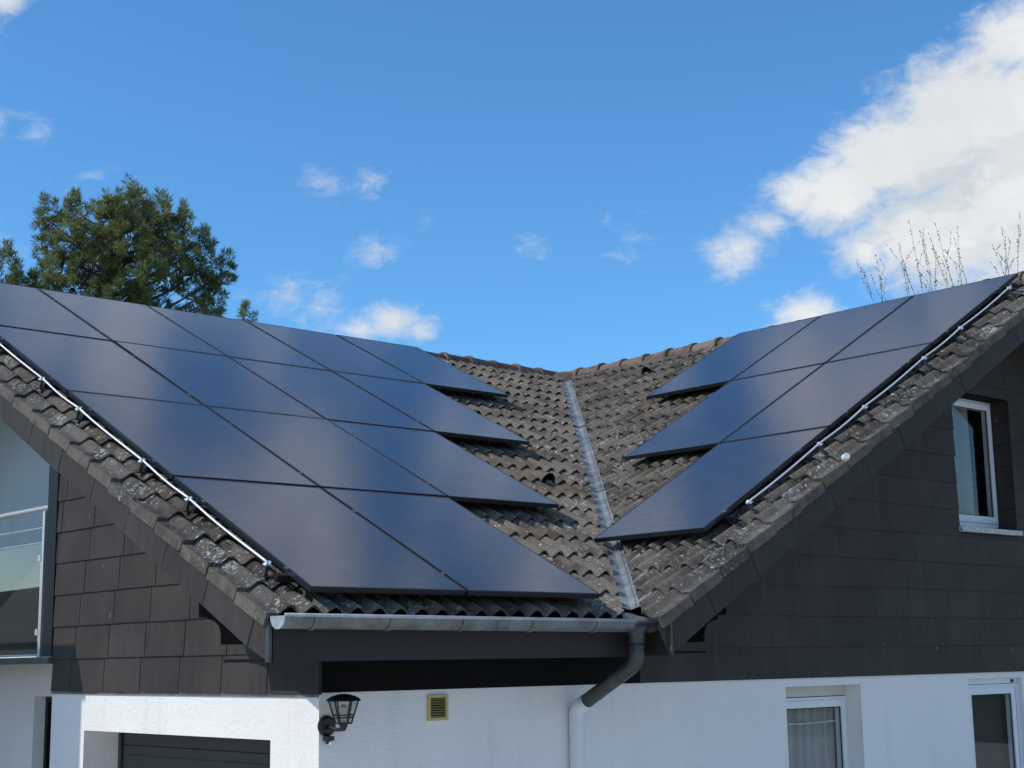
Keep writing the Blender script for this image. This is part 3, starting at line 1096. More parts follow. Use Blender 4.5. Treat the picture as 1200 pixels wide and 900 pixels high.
def tile_mesh(side, mossy=False):
    """interlocking concrete tile with two rolls. side -1/+1: verge tile with a hanging flap on that edge, 0: plain"""
    m = MB()
    L, up, th = 0.415, 0.025, 0.020
    aa = [COVER * i / SEG for i in range(SEG + 1)]
    if side < 0: aa = [-0.05, -0.02] + aa
    if side > 0: aa = aa + [COVER + 0.02, COVER + 0.05]

    def prof(a):
        if a < 0 or a > COVER: return 0.004
        return roll(a)
    k = len(aa)
    for a in aa: m.v.append(V((a, 0.0, prof(a) + up)))
    for a in aa: m.v.append(V((a, L, prof(a) * 0.92 + 0.0)))
    for i in range(k - 1): m.f.append((i, i + 1, k + i + 1, k + i))
    b = len(m.v)
    for a in aa: m.v.append(V((a, -0.001, prof(a) + up)))
    for a in aa: m.v.append(V((a, 0.003, prof(a) + up - (0.024 if prof(a) < 0.008 else 0.014))))
    for i in range(k - 1): m.f.append((b + i, b + k + i, b + k + i + 1, b + i + 1))
    ns = len(m.f)
    if side:
        a0, a1 = (-0.068, -0.046) if side < 0 else (COVER + 0.046, COVER + 0.068)
        e_ = GAUGE - 0.010
        m.hexa([(a0, 0.004, -0.052), (a1, 0.004, -0.052), (a1, e_, -0.066), (a0, e_, -0.066),
                (a0, 0.0, 0.004 + up), (a1, 0.0, 0.004 + up), (a1, e_, 0.006), (a0, e_, 0.006)])
    me = m.mesh('roof_tile' if not side else 'verge_tile', 'tile_mossy' if mossy else 'tile')

    if side:
        me.materials.append(MATS['tile_edge'])
        for i, p in enumerate(me.polygons):
            if i >= ns: p.material_index = 1
    for i, p in enumerate(me.polygons):
        p.use_smooth = i < ns
    return me


PLAIN, MOSSY, VERGE_L, VERGE_R = tile_mesh(0), tile_mesh(0, True), tile_mesh(-1, True), tile_mesh(1, True)
JIT = random.Random(11)
tiles = []      # (roof, matrix, mesh, centre, cut)


def frame(e, s, n, o):
    return Matrix(((e.x, s.x, n.x, o.x), (e.y, s.y, n.y, o.y), (e.z, s.z, n.z, o.z), (0, 0, 0, 1)))


def jitter():
    return Matrix.Translation((JIT.uniform(-.003, .003), JIT.uniform(-.005, .005), JIT.uniform(-.002, .003))) @ Matrix.Rotation(radians(JIT.uniform(-.7, .7)), 4, 'Z') @ Matrix.Rotation(radians(JIT.uniform(-.5, .5)), 4, 'X') @ Matrix.Rotation(radians(JIT.uniform(-.6, .6)), 4, 'Y')


A0 = XV + 0.055
nA_ = int((YR - YE) / CA / GAUGE) + 1
for i in range(nA_):
    for j in range(30):
        o = V((A0 + j * COVER, YE + i * GAUGE * CA, 0)); o.z = zA(o.y)
        c = o + EA * 0.15 + SA * 0.18
        dist = (V((c.x, c.y, 0)) - V0).dot(VN)
        if dist > 0.33 or c.y > YR + 0.02: continue
        tiles.append(('A', frame(EA, SA, NA, o) @ jitter(), VERGE_L if j == 0 else (MOSSY if j == 1 else PLAIN), c, dist > -0.42))
nB_ = int((XR - 7.41) / cos(TB) / GAUGE) + 1
for i in range(-1, nB_):
    for j in range(26):
        x = 7.41 + i * GAUGE * cos(TB)
        o = V((x, YV + 0.055 + (j + 1) * COVER, 0)); o.z = zB(x)
        c = o + EB * 0.15 + SB * 0.18
        dist = (V((c.x, c.y, 0)) - V0).dot(VN)
        if dist < -0.33 or c.x > XR + 0.02 or (i < 0): continue
        tiles.append(('B', frame(EB, SB, NB, o) @ jitter(), VERGE_R if j == 0 else (MOSSY if j == 1 else PLAIN), c, dist < 0.42))


def covered(kind, c):
    """centre well below a solar panel"""
    if kind == 'A':
        a, s = (c.x - OA.x) / PW, (OA - c).dot(SA) / PH
        return -0.02 < s < 4 and 0.25 < a < 5 - int(max(0, s)) - 0.12 and s - int(max(s, 0)) < (0.93 if a > 4 - int(max(0, s)) else 2)
    a, s = (c.y - OB.y) / PW, (OB - c).dot(SB) / PH
    return -0.02 < s < 3 and 0.25 < a < 3 - int(max(0, s)) - 0.12 and s - int(max(s, 0)) < (0.93 if a > 2 - int(max(0, s)) else 2)


def in_view(c):
    d = c.dot(_f)
    return d > 0 and abs(c.dot(_r2) / d) < 0.36 and abs(c.dot(_u2) / d) < 0.28


def cut_mesh(me, M, keep_sign):
    bm = bmesh.new(); bm.from_mesh(me)
    Mi = M.inverted()
    co = V0 + VN * (0.062 * keep_sign)
    no = VN * -keep_sign
    lco = Mi @ co
    lno = (M.to_3x3().transposed() @ no).normalized()
    bmesh.ops.bisect_plane(bm, geom=bm.verts[:] + bm.edges[:] + bm.faces[:], plane_co=lco, plane_no=lno, clear_outer=True)
    if len(bm.faces) < 2:
        bm.free(); return None
    out = bpy.data.meshes.new(me.name)
    bm.to_mesh(out); bm.free()
    for mt in me.materials: out.materials.append(mt)
    return out


final = []
for kind, M, me, c, cut in tiles:
    if cut:
        me = cut_mesh(me, M, -1 if kind == 'A' else 1)
        if me is None: continue
    show = in_view(c) and not covered(kind, c)
    final.append((c.length if show else 1e3 + c.length, kind, M, me))
final.sort(key=lambda t: t[0])
rest = {'A': bmesh.new(), 'B': bmesh.new()}
for idx, (dist, kind, M, me) in enumerate(final):
    if idx < 300 and dist < 1e3:
        link('verge_tile' if me.name.startswith('verge') else 'roof_tile', me, roofA if kind == 'A' else roofB, M)
    else:
        b = rest[kind]
        n0 = len(b.verts)
        f0 = len(b.faces)
        t_ = me.copy(); t_.transform(M); b.from_mesh(t_); bpy.data.meshes.remove(t_)
        if me.materials[0].name == 'tile_mossy':
            b.faces.ensure_lookup_table()
            for fi in range(f0, len(b.faces)):
                if b.faces[fi].material_index == 0: b.faces[fi].material_index = 2
for kind, b in rest.items():
    me = bpy.data.meshes.new('roof_tiles'); b.to_mesh(me); b.free()
    me.materials.append(MATS['tile']); me.materials.append(MATS['tile_edge']); me.materials.append(MATS['tile_mossy'])
    tag(link('roof_tiles', me, roofA if kind == 'A' else roofB, Matrix.Identity(4)), kind='stuff')

# ventilating tiles with a hooded opening
def vent_tile(o, E, S, Nn, parent):
    m = MB()
    k = 8
    for s, rr, hh in ((0.0, 0.085, 0.105), (0.12, 0.075, 0.085), (0.26, 0.02, 0.03)):
        for i in range(k + 1):
            t = pi * i / k
            m.v.append(V((cos(t) * rr, s, 0.035 + sin(t) * hh)))
    for q in range(2):
        for i in range(k):
            m.f.append((q * (k + 1) + i, q * (k + 1) + i + 1, (q + 1) * (k + 1) + i + 1, (q + 1) * (k + 1) + i))
    me = m.mesh('vent_hood', 'tile_edge', smooth=True)
    h = link('vent_hood', me, parent, frame(E, S, Nn, o))
    m = MB()
    m.v = [V((cos(pi * i / k) * 0.077, 0.012, 0.035 + sin(pi * i / k) * 0.095)) for i in range(k + 1)]
    m.f = [tuple(range(k + 1))]
    link('vent_opening', m.mesh('vent_opening', 'dark_hole'), parent, frame(E, S, Nn, o))
    m = MB(); m.tube([(-0.03, -0.004, 0.05), (0.035, -0.004, 0.05)], 0.022, 8)
    link('vent_cap', m.mesh('vent_cap', 'zinc'), parent, frame(E, S, Nn, o))


vent_tile(V((8.98, 9.66, zA(9.66))), EA, SA, NA, roofA)
vent_tile(V((12.58, 11.76, zB(12.58))), EB, SB, NB, roofB)
# white round plug on a verge tile of the right gable
m = MB(); q = V((9.52, YV - 0.012, zB(9.52) + 0.045)); m.tube([q, q + V((-0.02, -0.035, 0.01))], [0.030, 0.026], 10)
m.build('sealing_plug', 'white_pvc', bargeB)

# ridge tiles
def ridge_mesh():
    m = MB()
    k = 10
    secs = [(0.0, 0.118), (0.05, 0.118), (0.055, 0.104), (0.43, 0.092)]
    for s, r in secs:
        for i in range(k + 1):
            t = radians(-12) + radians(204) * i / k
            m.v.append(V((cos(t) * r * 1.05, s, sin(t) * r)))
    for q in range(len(secs) - 1):
        for i in range(k):
            a = q * (k + 1) + i
            m.f.append((a, a + 1, a + k + 2, a + k + 1))
    b = len(m.v)
    for i in range(k + 1):
        t = radians(-12) + radians(204) * i / k
        m.v.append(V((cos(t) * 0.098, 0.002, sin(t) * 0.096)))
    for i in range(k): m.f.append((i, b + i, b + i + 1, i + 1))
    return m.mesh('ridge_tile', 'ridge', smooth=True)


RT = ridge_mesh()
zc = ZR + 0.040 - 0.05
for i in range(22):
    o = V((XV + 0.05 + i * 0.385, YR + JIT.uniform(-.006, .006), zc + JIT.uniform(-.005, .006)))
    if o.x > XR - 0.2: break
    # collar of each tile faces the open end of the ridge
    Mr = frame(V((0, -1, 0)), V((1, 0, 0)), V((0, 0, 1)), o) @ Matrix.Rotation(radians(JIT.uniform(-1.2, 1.2)), 4, 'X')
    link('ridge_tile', RT, roofA, Mr)
for i in range(20):
    o = V((XR + JIT.uniform(-.006, .006), YV + 0.03 + i * 0.385, zc + JIT.uniform(-.005, .006)))
    if o.y > YR - 0.15: break
    Mr = frame(V((1, 0, 0)), V((0, 1, 0)), V((0, 0, 1)), o) @ Matrix.Rotation(radians(JIT.uniform(-1.2, 1.2)), 4, 'X')
    link('ridge_tile', RT, roofB, Mr)
m = MB()
k = 8
for s, r in ((-0.08, 0.13), (0.06, 0.125), (0.11, 0.09), (0.135, 0.03)):
    for i in range(k): m.v.append(V((XR - 0.05 + cos(2 * pi * i / k) * r * 2.0, YR - 0.05 + sin(2 * pi * i / k) * r * 2.0, zc - 0.04 + s)))
for q_ in range(3):
    for i in range(k):
        j = (i + 1) % k
        m.f.append((q_ * k + i, q_ * k + j, (q_ + 1) * k + j, (q_ + 1) * k + i))
m.build('ridge_junction', 'ridge', roofB, smooth=True)

# valley flashing: zinc trough laid under the cut tile edges, in overlapping lengths
vs_ = [(7.24, 9.6), (9.55, 11.6), (11.55, 13.72)]
for a, b in vs_:
    m = MB()
    rows = []
    for k_, y in enumerate((a, b)):
        lift = 0.004 if k_ == 0 else 0.0
        cxy = V((valley_x(y), y, 0))
        row = []
        for off_ in (-0.17, -0.075, 0.0, 0.075, 0.17):
            p = cxy + VN * off_
            z = max(zA(p.y), zB(p.x)) + 0.030 + lift
            if abs(off_) < 0.01: z = zA(p.y) + 0.036 + lift
            row.append(V((p.x, p.y, z)))
        rows.append(row)
    for i in range(4):
        m.quad(rows[0][i], rows[0][i + 1], rows[1][i + 1], rows[1][i])
    # raised seam along one side and a lap bead at the lower end
    for i in (0,):
        p0, p1 = (rows[0][2] + rows[0][3]) / 2, (rows[1][2] + rows[1][3]) / 2
        m.tube([p0 + V((0, 0, .004)), p1 + V((0, 0, .004))], 0.006, 5)
    m.tube([rows[0][1] + V((0, 0, .004)), rows[0][2] + V((0, 0, .004)), rows[0][3] + V((0, 0, .004))], 0.006, 5)
    m.build('valley_flashing', 'zinc_old', house)
m = MB(); m.quad((7.30, 7.10, zA(7.1) + 0.01), (7.56, 7.06, zA(7.1) + 0.012), (valley_x(7.26) + 0.10, 7.26, zA(7.26) + 0.014), (valley_x(7.26) - 0.10, 7.26, zA(7.26) + 0.014))
m.build('valley_flashing', 'zinc_old', house)

# ------------------------------------------------------------------ balcony railing
br = empty('balcony_railing', (5.30, 11.66, 0.082))
br.parent = house; br.matrix_parent_inverse = WLOC[house.name].inverted()
yb0, yb1 = 11.66, 15.6
m = MB(); m.tube([(5.30, yb0 - 0.10, 1.27), (5.30, yb1, 1.27)], 0.026, 12); m.build('handrail', 'steel', br, smooth=False)
for zz in (1.115, 0.995):
    m = MB(); m.tube([(5.30, yb0, zz), (5.30, yb1, zz)], 0.007, 6); m.build('rod', 'steel', br)
for yy in (yb0, yb0 + 1.45, yb0 + 2.9):
    m = MB(); m.box(5.285, 5.315, yy - 0.02, yy + 0.02, 0.083, 1.25); m.build('post', 'steel', br)
    for zz in (0.28, 0.87):
        m = MB(); m.box(5.278, 5.292, yy + 0.021, yy + 0.07, zz - 0.025, zz + 0.025); m.build('glass_clamp', 'steel', br)
for yy in (yb0 + 0.055, yb0 + 1.505):
    m = MB(); m.quad((5.298, yy, 0.10), (5.298, yy + 1.34, 0.10), (5.298, yy + 1.34, 0.985), (5.298, yy, 0.985)); m.build('glass_panel', 'rail_glass', br)
m = MB(); m.tube([(5.29, yb0 + 0.03, 0.098), (5.29, yb1, 0.098)], 0.008, 6); m.build('rod', 'steel', br)

# ------------------------------------------------------------------ rain gutter and downpipe
GX0, GX1, GY, GR = 4.565, 7.63, 7.075, 0.068
gut = empty('rain_gutter', (GX0, GY, 0.17), 'weathered zinc half round gutter along the eave below the large panel field', 'gutter')


def gz(x): return 0.262 - (x - GX0) * 0.006


m = MB()
k = 12
for x in (GX0, GX1):
    for rr in (GR, GR - 0.004):
        for i in range(k + 1):
            t = pi + pi * i / k
            m.v.append(V((x, GY + cos(t) * rr, gz(x) - 0.006 + sin(t) * rr)))
K = k + 1
for i in range(k):
    m.f.append((i, i + 1, 2 * K + i + 1, 2 * K + i))
    m.f.append((K + i, 3 * K + i, 3 * K + i + 1, K + i + 1))
m.build('trough', 'zinc', gut, smooth=True)
m = MB(); m.tube([(GX0, GY - GR - 0.004, gz(GX0)), (GX1, GY - GR - 0.004, gz(GX1))], 0.010, 8); m.build('front_bead', 'zinc_pale', gut, smooth=True)
for x, nm in ((GX0 - 0.004, -1), (GX1 + 0.004, 1)):
    m = MB()
    ring = [(x, GY + cos(pi + pi * i / k) * (GR + 0.004), gz(x) - 0.004 + sin(pi + pi * i / k) * (GR + 0.004)) for i in range(k + 1)]
    m.prism(ring, (0.008 * -nm, 0, 0)); m.build('end_cap', 'zinc_pale', gut)
for x in (4.76, 5.28, 5.82, 6.38, 6.94, 7.55):
    m = MB()
    for i in range(k):
        t0, t1 = pi + pi * i / k, pi + pi * (i + 1) / k
        r0, r1 = GR + 0.0005, GR + 0.007
        c_ = lambda t, r, xx: V((xx, GY + cos(t) * r, gz(x) - 0.006 + sin(t) * r))
        m.hexa([c_(t0, r0, x), c_(t0, r0, x + 0.026), c_(t0, r1, x + 0.026), c_(t0, r1, x), c_(t1, r0, x), c_(t1, r0, x + 0.026), c_(t1, r1, x + 0.026), c_(t1, r1, x)])
    m.build('gutter_bracket', 'zinc', gut)

PX = 7.366
pipe = empty('downpipe', (PX, 7.66, GZ), 'swan necked downpipe, dark zinc above and painted white down the wall', 'downpipe')
m = MB(); m.tube([(PX, 7.07, 0.215), (PX, 7.07, 0.17), (PX, 7.07, 0.12), (PX, 7.07, 0.10)], [0.095, 0.062, 0.053, 0.053], 16); m.build('outlet', 'zinc_dark', pipe, smooth=True)
path = bend([(PX, 7.07, 0.13), (PX, 7.075, -0.03), (PX, 7.60, -0.300)], 0.10, 7)
m = MB(); m.tube(path, 0.049, 16); m.build('upper_bend', 'zinc_dark', pipe, smooth=True)
for q_, d_ in ((V((PX, 7.07, 0.075)), V((0, 0, 1))), (V((PX, 7.07, 0.045)), V((0, 0, 1))), (V((PX, 7.235, -0.112)), V((0, 0.525, -0.27)).normalized())):
    m = MB(); m.tube([q_ - d_ * 0.007, q_ + d_ * 0.007], 0.052, 16); m.build('pipe_seam', 'zinc_dark', pipe, smooth=False)
path = bend([(PX, 7.56, -0.2795), (PX, 7.665, -0.334), (PX, 7.665, -0.6)], 0.09, 7)[0:] + [V((PX, 7.665, GZ + 0.02))]
m = MB(); m.tube(path, 0.0515, 16); m.build('lower_pipe', 'white_paint', pipe, smooth=True)
m = MB(); m.tube([(PX, 7.665, -0.425), (PX, 7.665, -0.415)], 0.0545, 16); m.build('pipe_seam', 'white_paint', pipe)
m = MB(); m.tube([(PX, 7.665, -1.22), (PX, 7.665, -1.19)], 0.056, 16); m.box(PX - 0.012, PX + 0.012, 7.70, 7.719, -1.22, -1.19); m.build('pipe_clip', 'white_paint', pipe)

# ------------------------------------------------------------------ wall lantern
LX, LY, LZ = 5.335, 7.545, -0.36
lamp = empty('wall_lantern', (LX, 7.719, -0.375), 'black wall lantern with clear panes fixed to the house corner', 'lamp')
m = MB(); m.tube([(LX - 0.005, 7.719, -0.370), (LX - 0.005, 7.705, -0.370), (LX - 0.005, 7.695, -0.370)], [0.062, 0.062, 0.045], 18); m.build('wall_plate', 'lamp_black', lamp)
m = MB(); m.tube(bend([(LX - 0.005, 7.70, -0.372), (LX, 7.62, -0.392), (LX, LY, -0.385), (LX, LY, -0.362)], 0.05, 4), 0.012, 8); m.build('arm', 'lamp_black', lamp, smooth=True)
m = MB(); m.tube([(LX, LY, -0.395), (LX, LY, -0.375), (LX, LY, -0.352)], [0.012, 0.022, 0.030], 10); m.build('socket', 'lamp_black', lamp)
m = MB(); m.box(LX - 0.03, LX + 0.02, 7.665, 7.712, -0.455, -0.43); m.tube([(LX - 0.005, 7.69, -0.43), (LX - 0.005, 7.69, -0.475)], [0.022, 0.018], 10); sens = m.build('motion_sensor', 'lamp_black', lamp)
m = MB(); m.tube([(LX - 0.005, 7.668, -0.468), (LX - 0.005, 7.655, -0.47)], [0.014, 0.009], 8); m.build('sensor_lens', 'white_pvc', sens)
zb_, zt_ = -0.352, -0.215
rb, rt = 0.047, 0.090
NS = 6
crn = lambda i, r, z: V((LX + cos(2 * pi * i / NS + 0.35) * r, LY + sin(2 * pi * i / NS + 0.35) * r, z))
for i in range(NS):
    m = MB(); m.tube([crn(i, rb, zb_), crn(i, rt, zt_)], 0.005, 6); m.build('glazing_bar', 'lamp_black', lamp)
for z, r in ((zb_, rb), (zt_, rt), (-0.318, rb + (rt - rb) * (0.034 / 0.137)), (-0.303, rb + (rt - rb) * (0.049 / 0.137))):
    m = MB(); m.tube([crn(i, r, z) for i in range(NS + 1)], 0.0045, 6, caps=False); m.build('ring', 'lamp_black', lamp)
for i in range(NS):
    m = MB(); m.quad(crn(i, rb - 0.003, zb_), crn(i + 1, rb - 0.003, zb_), crn(i + 1, rt - 0.003, zt_), crn(i, rt - 0.003, zt_)); m.build('pane', 'lamp_glass', lamp)
m = MB()
secs = [(0.106, -0.222), (0.098, -0.209), (0.072, -0.194), (0.038, -0.184), (0.010, -0.180)]
for r, z in secs:
    for i in range(12): m.v.append(V((LX + cos(2 * pi * i / 12) * r, LY + sin(2 * pi * i / 12) * r, z)))
for q_ in range(4):
    for i in range(12):
        j = (i + 1) % 12
        m.f.append((q_ * 12 + i, q_ * 12 + j, q_ * 12 + 12 + j, q_ * 12 + 12 + i))
m.f.append(tuple(48 + i for i in range(12)))
m.build('hood', 'lamp_black', lamp, smooth=True)
m = MB(); m.tube([(LX, LY, -0.350), (LX, LY, -0.325), (LX, LY, -0.30), (LX, LY, -0.27), (LX, LY, -0.25), (LX, LY, -0.242)], [0.014, 0.014, 0.024, 0.030, 0.02, 0.004], 10); m.build('bulb', 'bulb', lamp, smooth=True)

# ------------------------------------------------------------------ vent grille
vent = empty('vent_grille', (6.184, YW, -0.371), 'small beige louvred vent grille in the white wall between lantern and downpipe', 'vent')
vx0, vx1, vz0, vz1 = 6.102, 6.266, -0.369, -0.209
m = MB(); y0, y1 = YW - 0.016, YW - 0.001
m.box(vx0, vx1, y0, y1, vz1 - 0.018, vz1); m.box(vx0, vx1, y0, y1, vz0, vz0 + 0.018)
m.box(vx0, vx0 + 0.02, y0, y1, vz0 + 0.018, vz1 - 0.018); m.box(vx1 - 0.02, vx1, y0, y1, vz0 + 0.018, vz1 - 0.018)
m.build('frame', 'vent_beige', vent)
m = MB(); m.box(vx0 + 0.02, vx1 - 0.02, YW - 0.004, YW - 0.001, vz0 + 0.018, vz1 - 0.018); m.build('backing', 'dark_hole', vent)
for i in range(8):
    z = vz0 + 0.021 + i * 0.0152
    m = MB(); m.hexa([(vx0 + 0.0205, YW - 0.015, z), (vx1 - 0.0205, YW - 0.015, z), (vx1 - 0.0205, YW - 0.013, z), (vx0 + 0.0205, YW - 0.013, z),
                      (vx0 + 0.0205, YW - 0.006, z + 0.009), (vx1 - 0.0205, YW - 0.006, z + 0.009), (vx1 - 0.0205, YW - 0.0045, z + 0.009), (vx0 + 0.0205, YW - 0.0045, z + 0.009)])
    m.build('slat', 'vent_slat', vent)

# ------------------------------------------------------------------ solar panels
LP, WP, TH = PH - 0.022, PW - 0.020, 0.035
fr = MB(); lip = 0.011
fr.box(0, WP, 0, lip, -TH, 0); fr.box(0, WP, LP - lip, LP, -TH, 0); fr.box(0, lip, lip, LP - lip, -TH, 0); fr.box(WP - lip, WP, lip, LP - lip, -TH, 0)
FRAME_ME = fr.mesh('frame', 'black_frame')
gl = MB(); gl.box(lip, WP - lip, lip, LP - lip, -0.008, -0.0015)
GLASS_ME = gl.mesh('glass', 'solar_glass')
bs = MB(); bs.box(lip, WP - lip, lip, LP - lip, -0.012, -0.0085); BACK_ME = bs.mesh('backsheet', 'rail_black')
cl = MB(); cl.box(-0.013, 0.013, -0.015, 0.015, 0.0005, 0.004); cl.tube([(0, 0, 0.004), (0, 0, 0.009)], 0.005, 6)
CLAMP_ME = cl.mesh('clamp', 'zinc')


def solar_panel(O, E, S, Nn, label, left, right, group):
    tilt = Matrix.Rotation(radians(JIT.uniform(-.12, .12)), 4, 'X') @ Matrix.Rotation(radians(JIT.uniform(-.12, .12)), 4, 'Y')
    e = empty('solar_panel', (0, 0, 0), label, 'solar panel', group)
    e.matrix_basis = frame(E, S, Nn, O) @ tilt
    for nm, me in (('frame', FRAME_ME), ('glass', GLASS_ME), ('backsheet', BACK_ME)):
        link(nm, me, e, local=Matrix.Identity(4))
    xs = ([-0.011] if left else []) + ([WP + 0.010] if right else [])
    for x in xs:
        for s in (0.145, 0.745):
            link('clamp', CLAMP_ME, e, local=Matrix.Translation((x, LP * s, 0)))


ROWN = ['top', 'second', 'third', 'bottom']
COLN = ['first', 'second', 'third', 'fourth', 'fifth']
for rw, n in enumerate((5, 4, 3, 2)):
    for c in range(n):
        O = OA + EA * (c * PW + 0.010) - SA * ((rw + 1) * PH - 0.011)
        if c == 0: where = 'at the left verge'
        elif c == n - 1: where = 'at the end towards the valley'
        else: where = COLN[c] + ' in from the verge'
        solar_panel(O, EA, SA, NA, 'black solar panel in the %s row above the gutter, %s' % (ROWN[rw], where.replace('left verge', 'verge end')), c == 0, True, 'panels on the gutter side slope')
for rw, n in enumerate((3, 2, 1)):
    for c in range(n):
        O = OB + V((0, (c + 1) * PW - 0.010, 0)) - SB * ((rw + 1) * PH - 0.011)
        row = ('top', 'middle', 'bottom')[rw]
        if n == 1: lab = 'single lowest black solar panel on the right gable slope, overhanging the valley'
        elif c == 0: lab = 'black solar panel in the %s row of the right gable slope, beside the conductor wire' % row
        elif c == n - 1: lab = 'black solar panel in the %s row of the right gable slope, end towards the valley' % row
        else: lab = 'black solar panel in the middle of the three panel row on the right gable slope'
        solar_panel(O, EB, SB, NB, lab, True, c == 0, 'panels on the right gable slope')

# mounting rails with roof hooks under the rows
def rails(O, E, S, Nn, rows_, field):
    for rw, n in enumerate(rows_):
        for q_, s in enumerate((0.145, 0.745)):
            base = O - S * ((rw + 1) * PH - 0.011 - LP * s)
            a0, a1 = -0.06, n * PW + 0.06
            if E.y < -0.5:
                a0, a1 = -(n * PW + 0.06), 0.06
            root = empty('mounting_rail', (0, 0, 0), 'dark rail under the %s panel row %s, %s of two' % (ROWN[rw] if len(rows_) == 4 else ('top', 'middle', 'bottom')[rw], field, 'lower' if q_ == 0 else 'upper'), 'rail', 'mounting rails under the panels')
            root.matrix_basis = frame(E, S, Nn, base)
            m = MB(); m.box(a0, a1, -0.02, 0.02, -0.078, -0.0365); link('bar', m.mesh('bar', 'rail_black'), root, local=Matrix.Identity(4))
            for a in (a0 - 0.003, a1):
                m = MB(); m.box(a, a + 0.003, -0.021, 0.021, -0.079, -0.036); link('end_cap', m.mesh('end_cap', 'rail_black'), root, local=Matrix.Identity(4))
            nh = max(2, int((a1 - a0) / 0.95))
            for i in range(nh):
                a = a0 + 0.35 + (a1 - a0 - 0.7) * i / (nh - 1)
                m = MB(); m.box(a - 0.016, a + 0.016, -0.028, -0.0205, -0.125, -0.045); m.box(a - 0.016, a + 0.016, -0.0204, 0.16, -0.128, -0.121)
                link('roof_hook', m.mesh('roof_hook', 'aluminium'), root, local=Matrix.Identity(4))


rails(OA, EA, SA, NA, (5, 4, 3, 2), 'above the gutter')
rails(OB, EB, SB, NB, (3, 2, 1), 'of right gable slope')

# ------------------------------------------------------------------ conductor wires with holders
def conductor(O, S, Nn, E, stations, s_from, s_to, label, sag):
    root = empty('conductor_wire', tuple(O), label, 'wire')
    root.matrix_basis = frame(E, S, Nn, O)
    pts = []
    n = 60
    for i in range(n + 1):
        s = s_from + (s_to - s_from) * i / n
        d = 0.0
        for a, b in zip(stations, stations[1:]):
            if a <= s <= b:
                d = sin(pi * (s - a) / (b - a))
        pts.append(V((d * sag * sin(s * 3.1), s, -0.012 - d * 0.010)))
    m = MB(); m.tube(pts, 0.0075, 8); link('wire', m.mesh('wire', 'wire', smooth=True), root, local=Matrix.Identity(4))
    for s in stations:
        m = MB()
        m.box(-0.011, 0.011, s - 0.011, s + 0.011, -0.090, -0.0285)
        m.box(-0.030, 0.030, s - 0.02, s + 0.02, -0.098, -0.0905)
        link('holder', m.mesh('holder', 'zinc_dark'), root, local=Matrix.Identity(4))
        m = MB(); m.box(-0.026, 0.022, s - 0.013, s + 0.013, -0.028, -0.020); m.box(-0.016, -0.008, s - 0.010, s + 0.010, -0.0195, -0.003); m.box(0.008, 0.016, s - 0.010, s + 0.010, -0.0195, -0.003)
        link('clip', m.mesh('clip', 'wire'), root, local=Matrix.Identity(4))


stA = [(y - 7.0) / CA for y in (7.522, 8.445, 9.071, 10.038, 10.675, 11.62, 12.56, 13.3)]
OWA = V((4.785, 7.0, OA.z - NA.z * 0.02 - (OA.y - 7.0) * tan(TA)))
conductor(OWA, SA, NA, EA, stA, stA[0] - 0.03, stA[-1] + 0.05, 'pale round wire on small holders along the verge above the clad garage gable', 0.006)
stB = [(x - 8.0) / cos(TB) for x in (8.69, 9.576, 10.20, 11.106, 11.712, 12.591)]
OWB = V((8.0, 7.165, OB.z - NB.z * 0.02 - (OB.x - 8.0) * tan(TB)))
conductor(OWB, SB, NB, EB, stB, stB[0] - 0.03, stB[-1] + 0.05, 'pale round wire on small holders along the right gable verge', 0.003)

# ------------------------------------------------------------------ pine trees
def needle_tuft(m, p, d, L, nl, rng, count, wid):
    """shoot with needles set round it"""
    d = d.normalized()
    a = d.cross(V((0.3, 0.7, 0.2))).normalized(); b = d.cross(a)
    for i in range(count):
        t = rng.random() ** 0.8
        th = rng.uniform(0, 2 * pi)
        q = p + d * (L * t)
        o = a * cos(th) + b * sin(th)
        spread = 1.2 - 0.35 * t
        nd = (d * (0.12 + 0.95 * t) + o * spread + V((0, 0, 0.10))).normalized()
        tip = q + nd * nl * rng.uniform(0.75, 1.15)
        sd = nd.cross(V((rng.uniform(-1, 1), rng.uniform(-1, 1), rng.uniform(-1, 1)))).normalized() * wid
        n = len(m.v)
        mid = q + (tip - q) * 0.5
        m.v += [q - sd * 0.4, mid - sd, tip, mid + sd]
        m.f.append((n, n + 1, n + 2, n + 3))


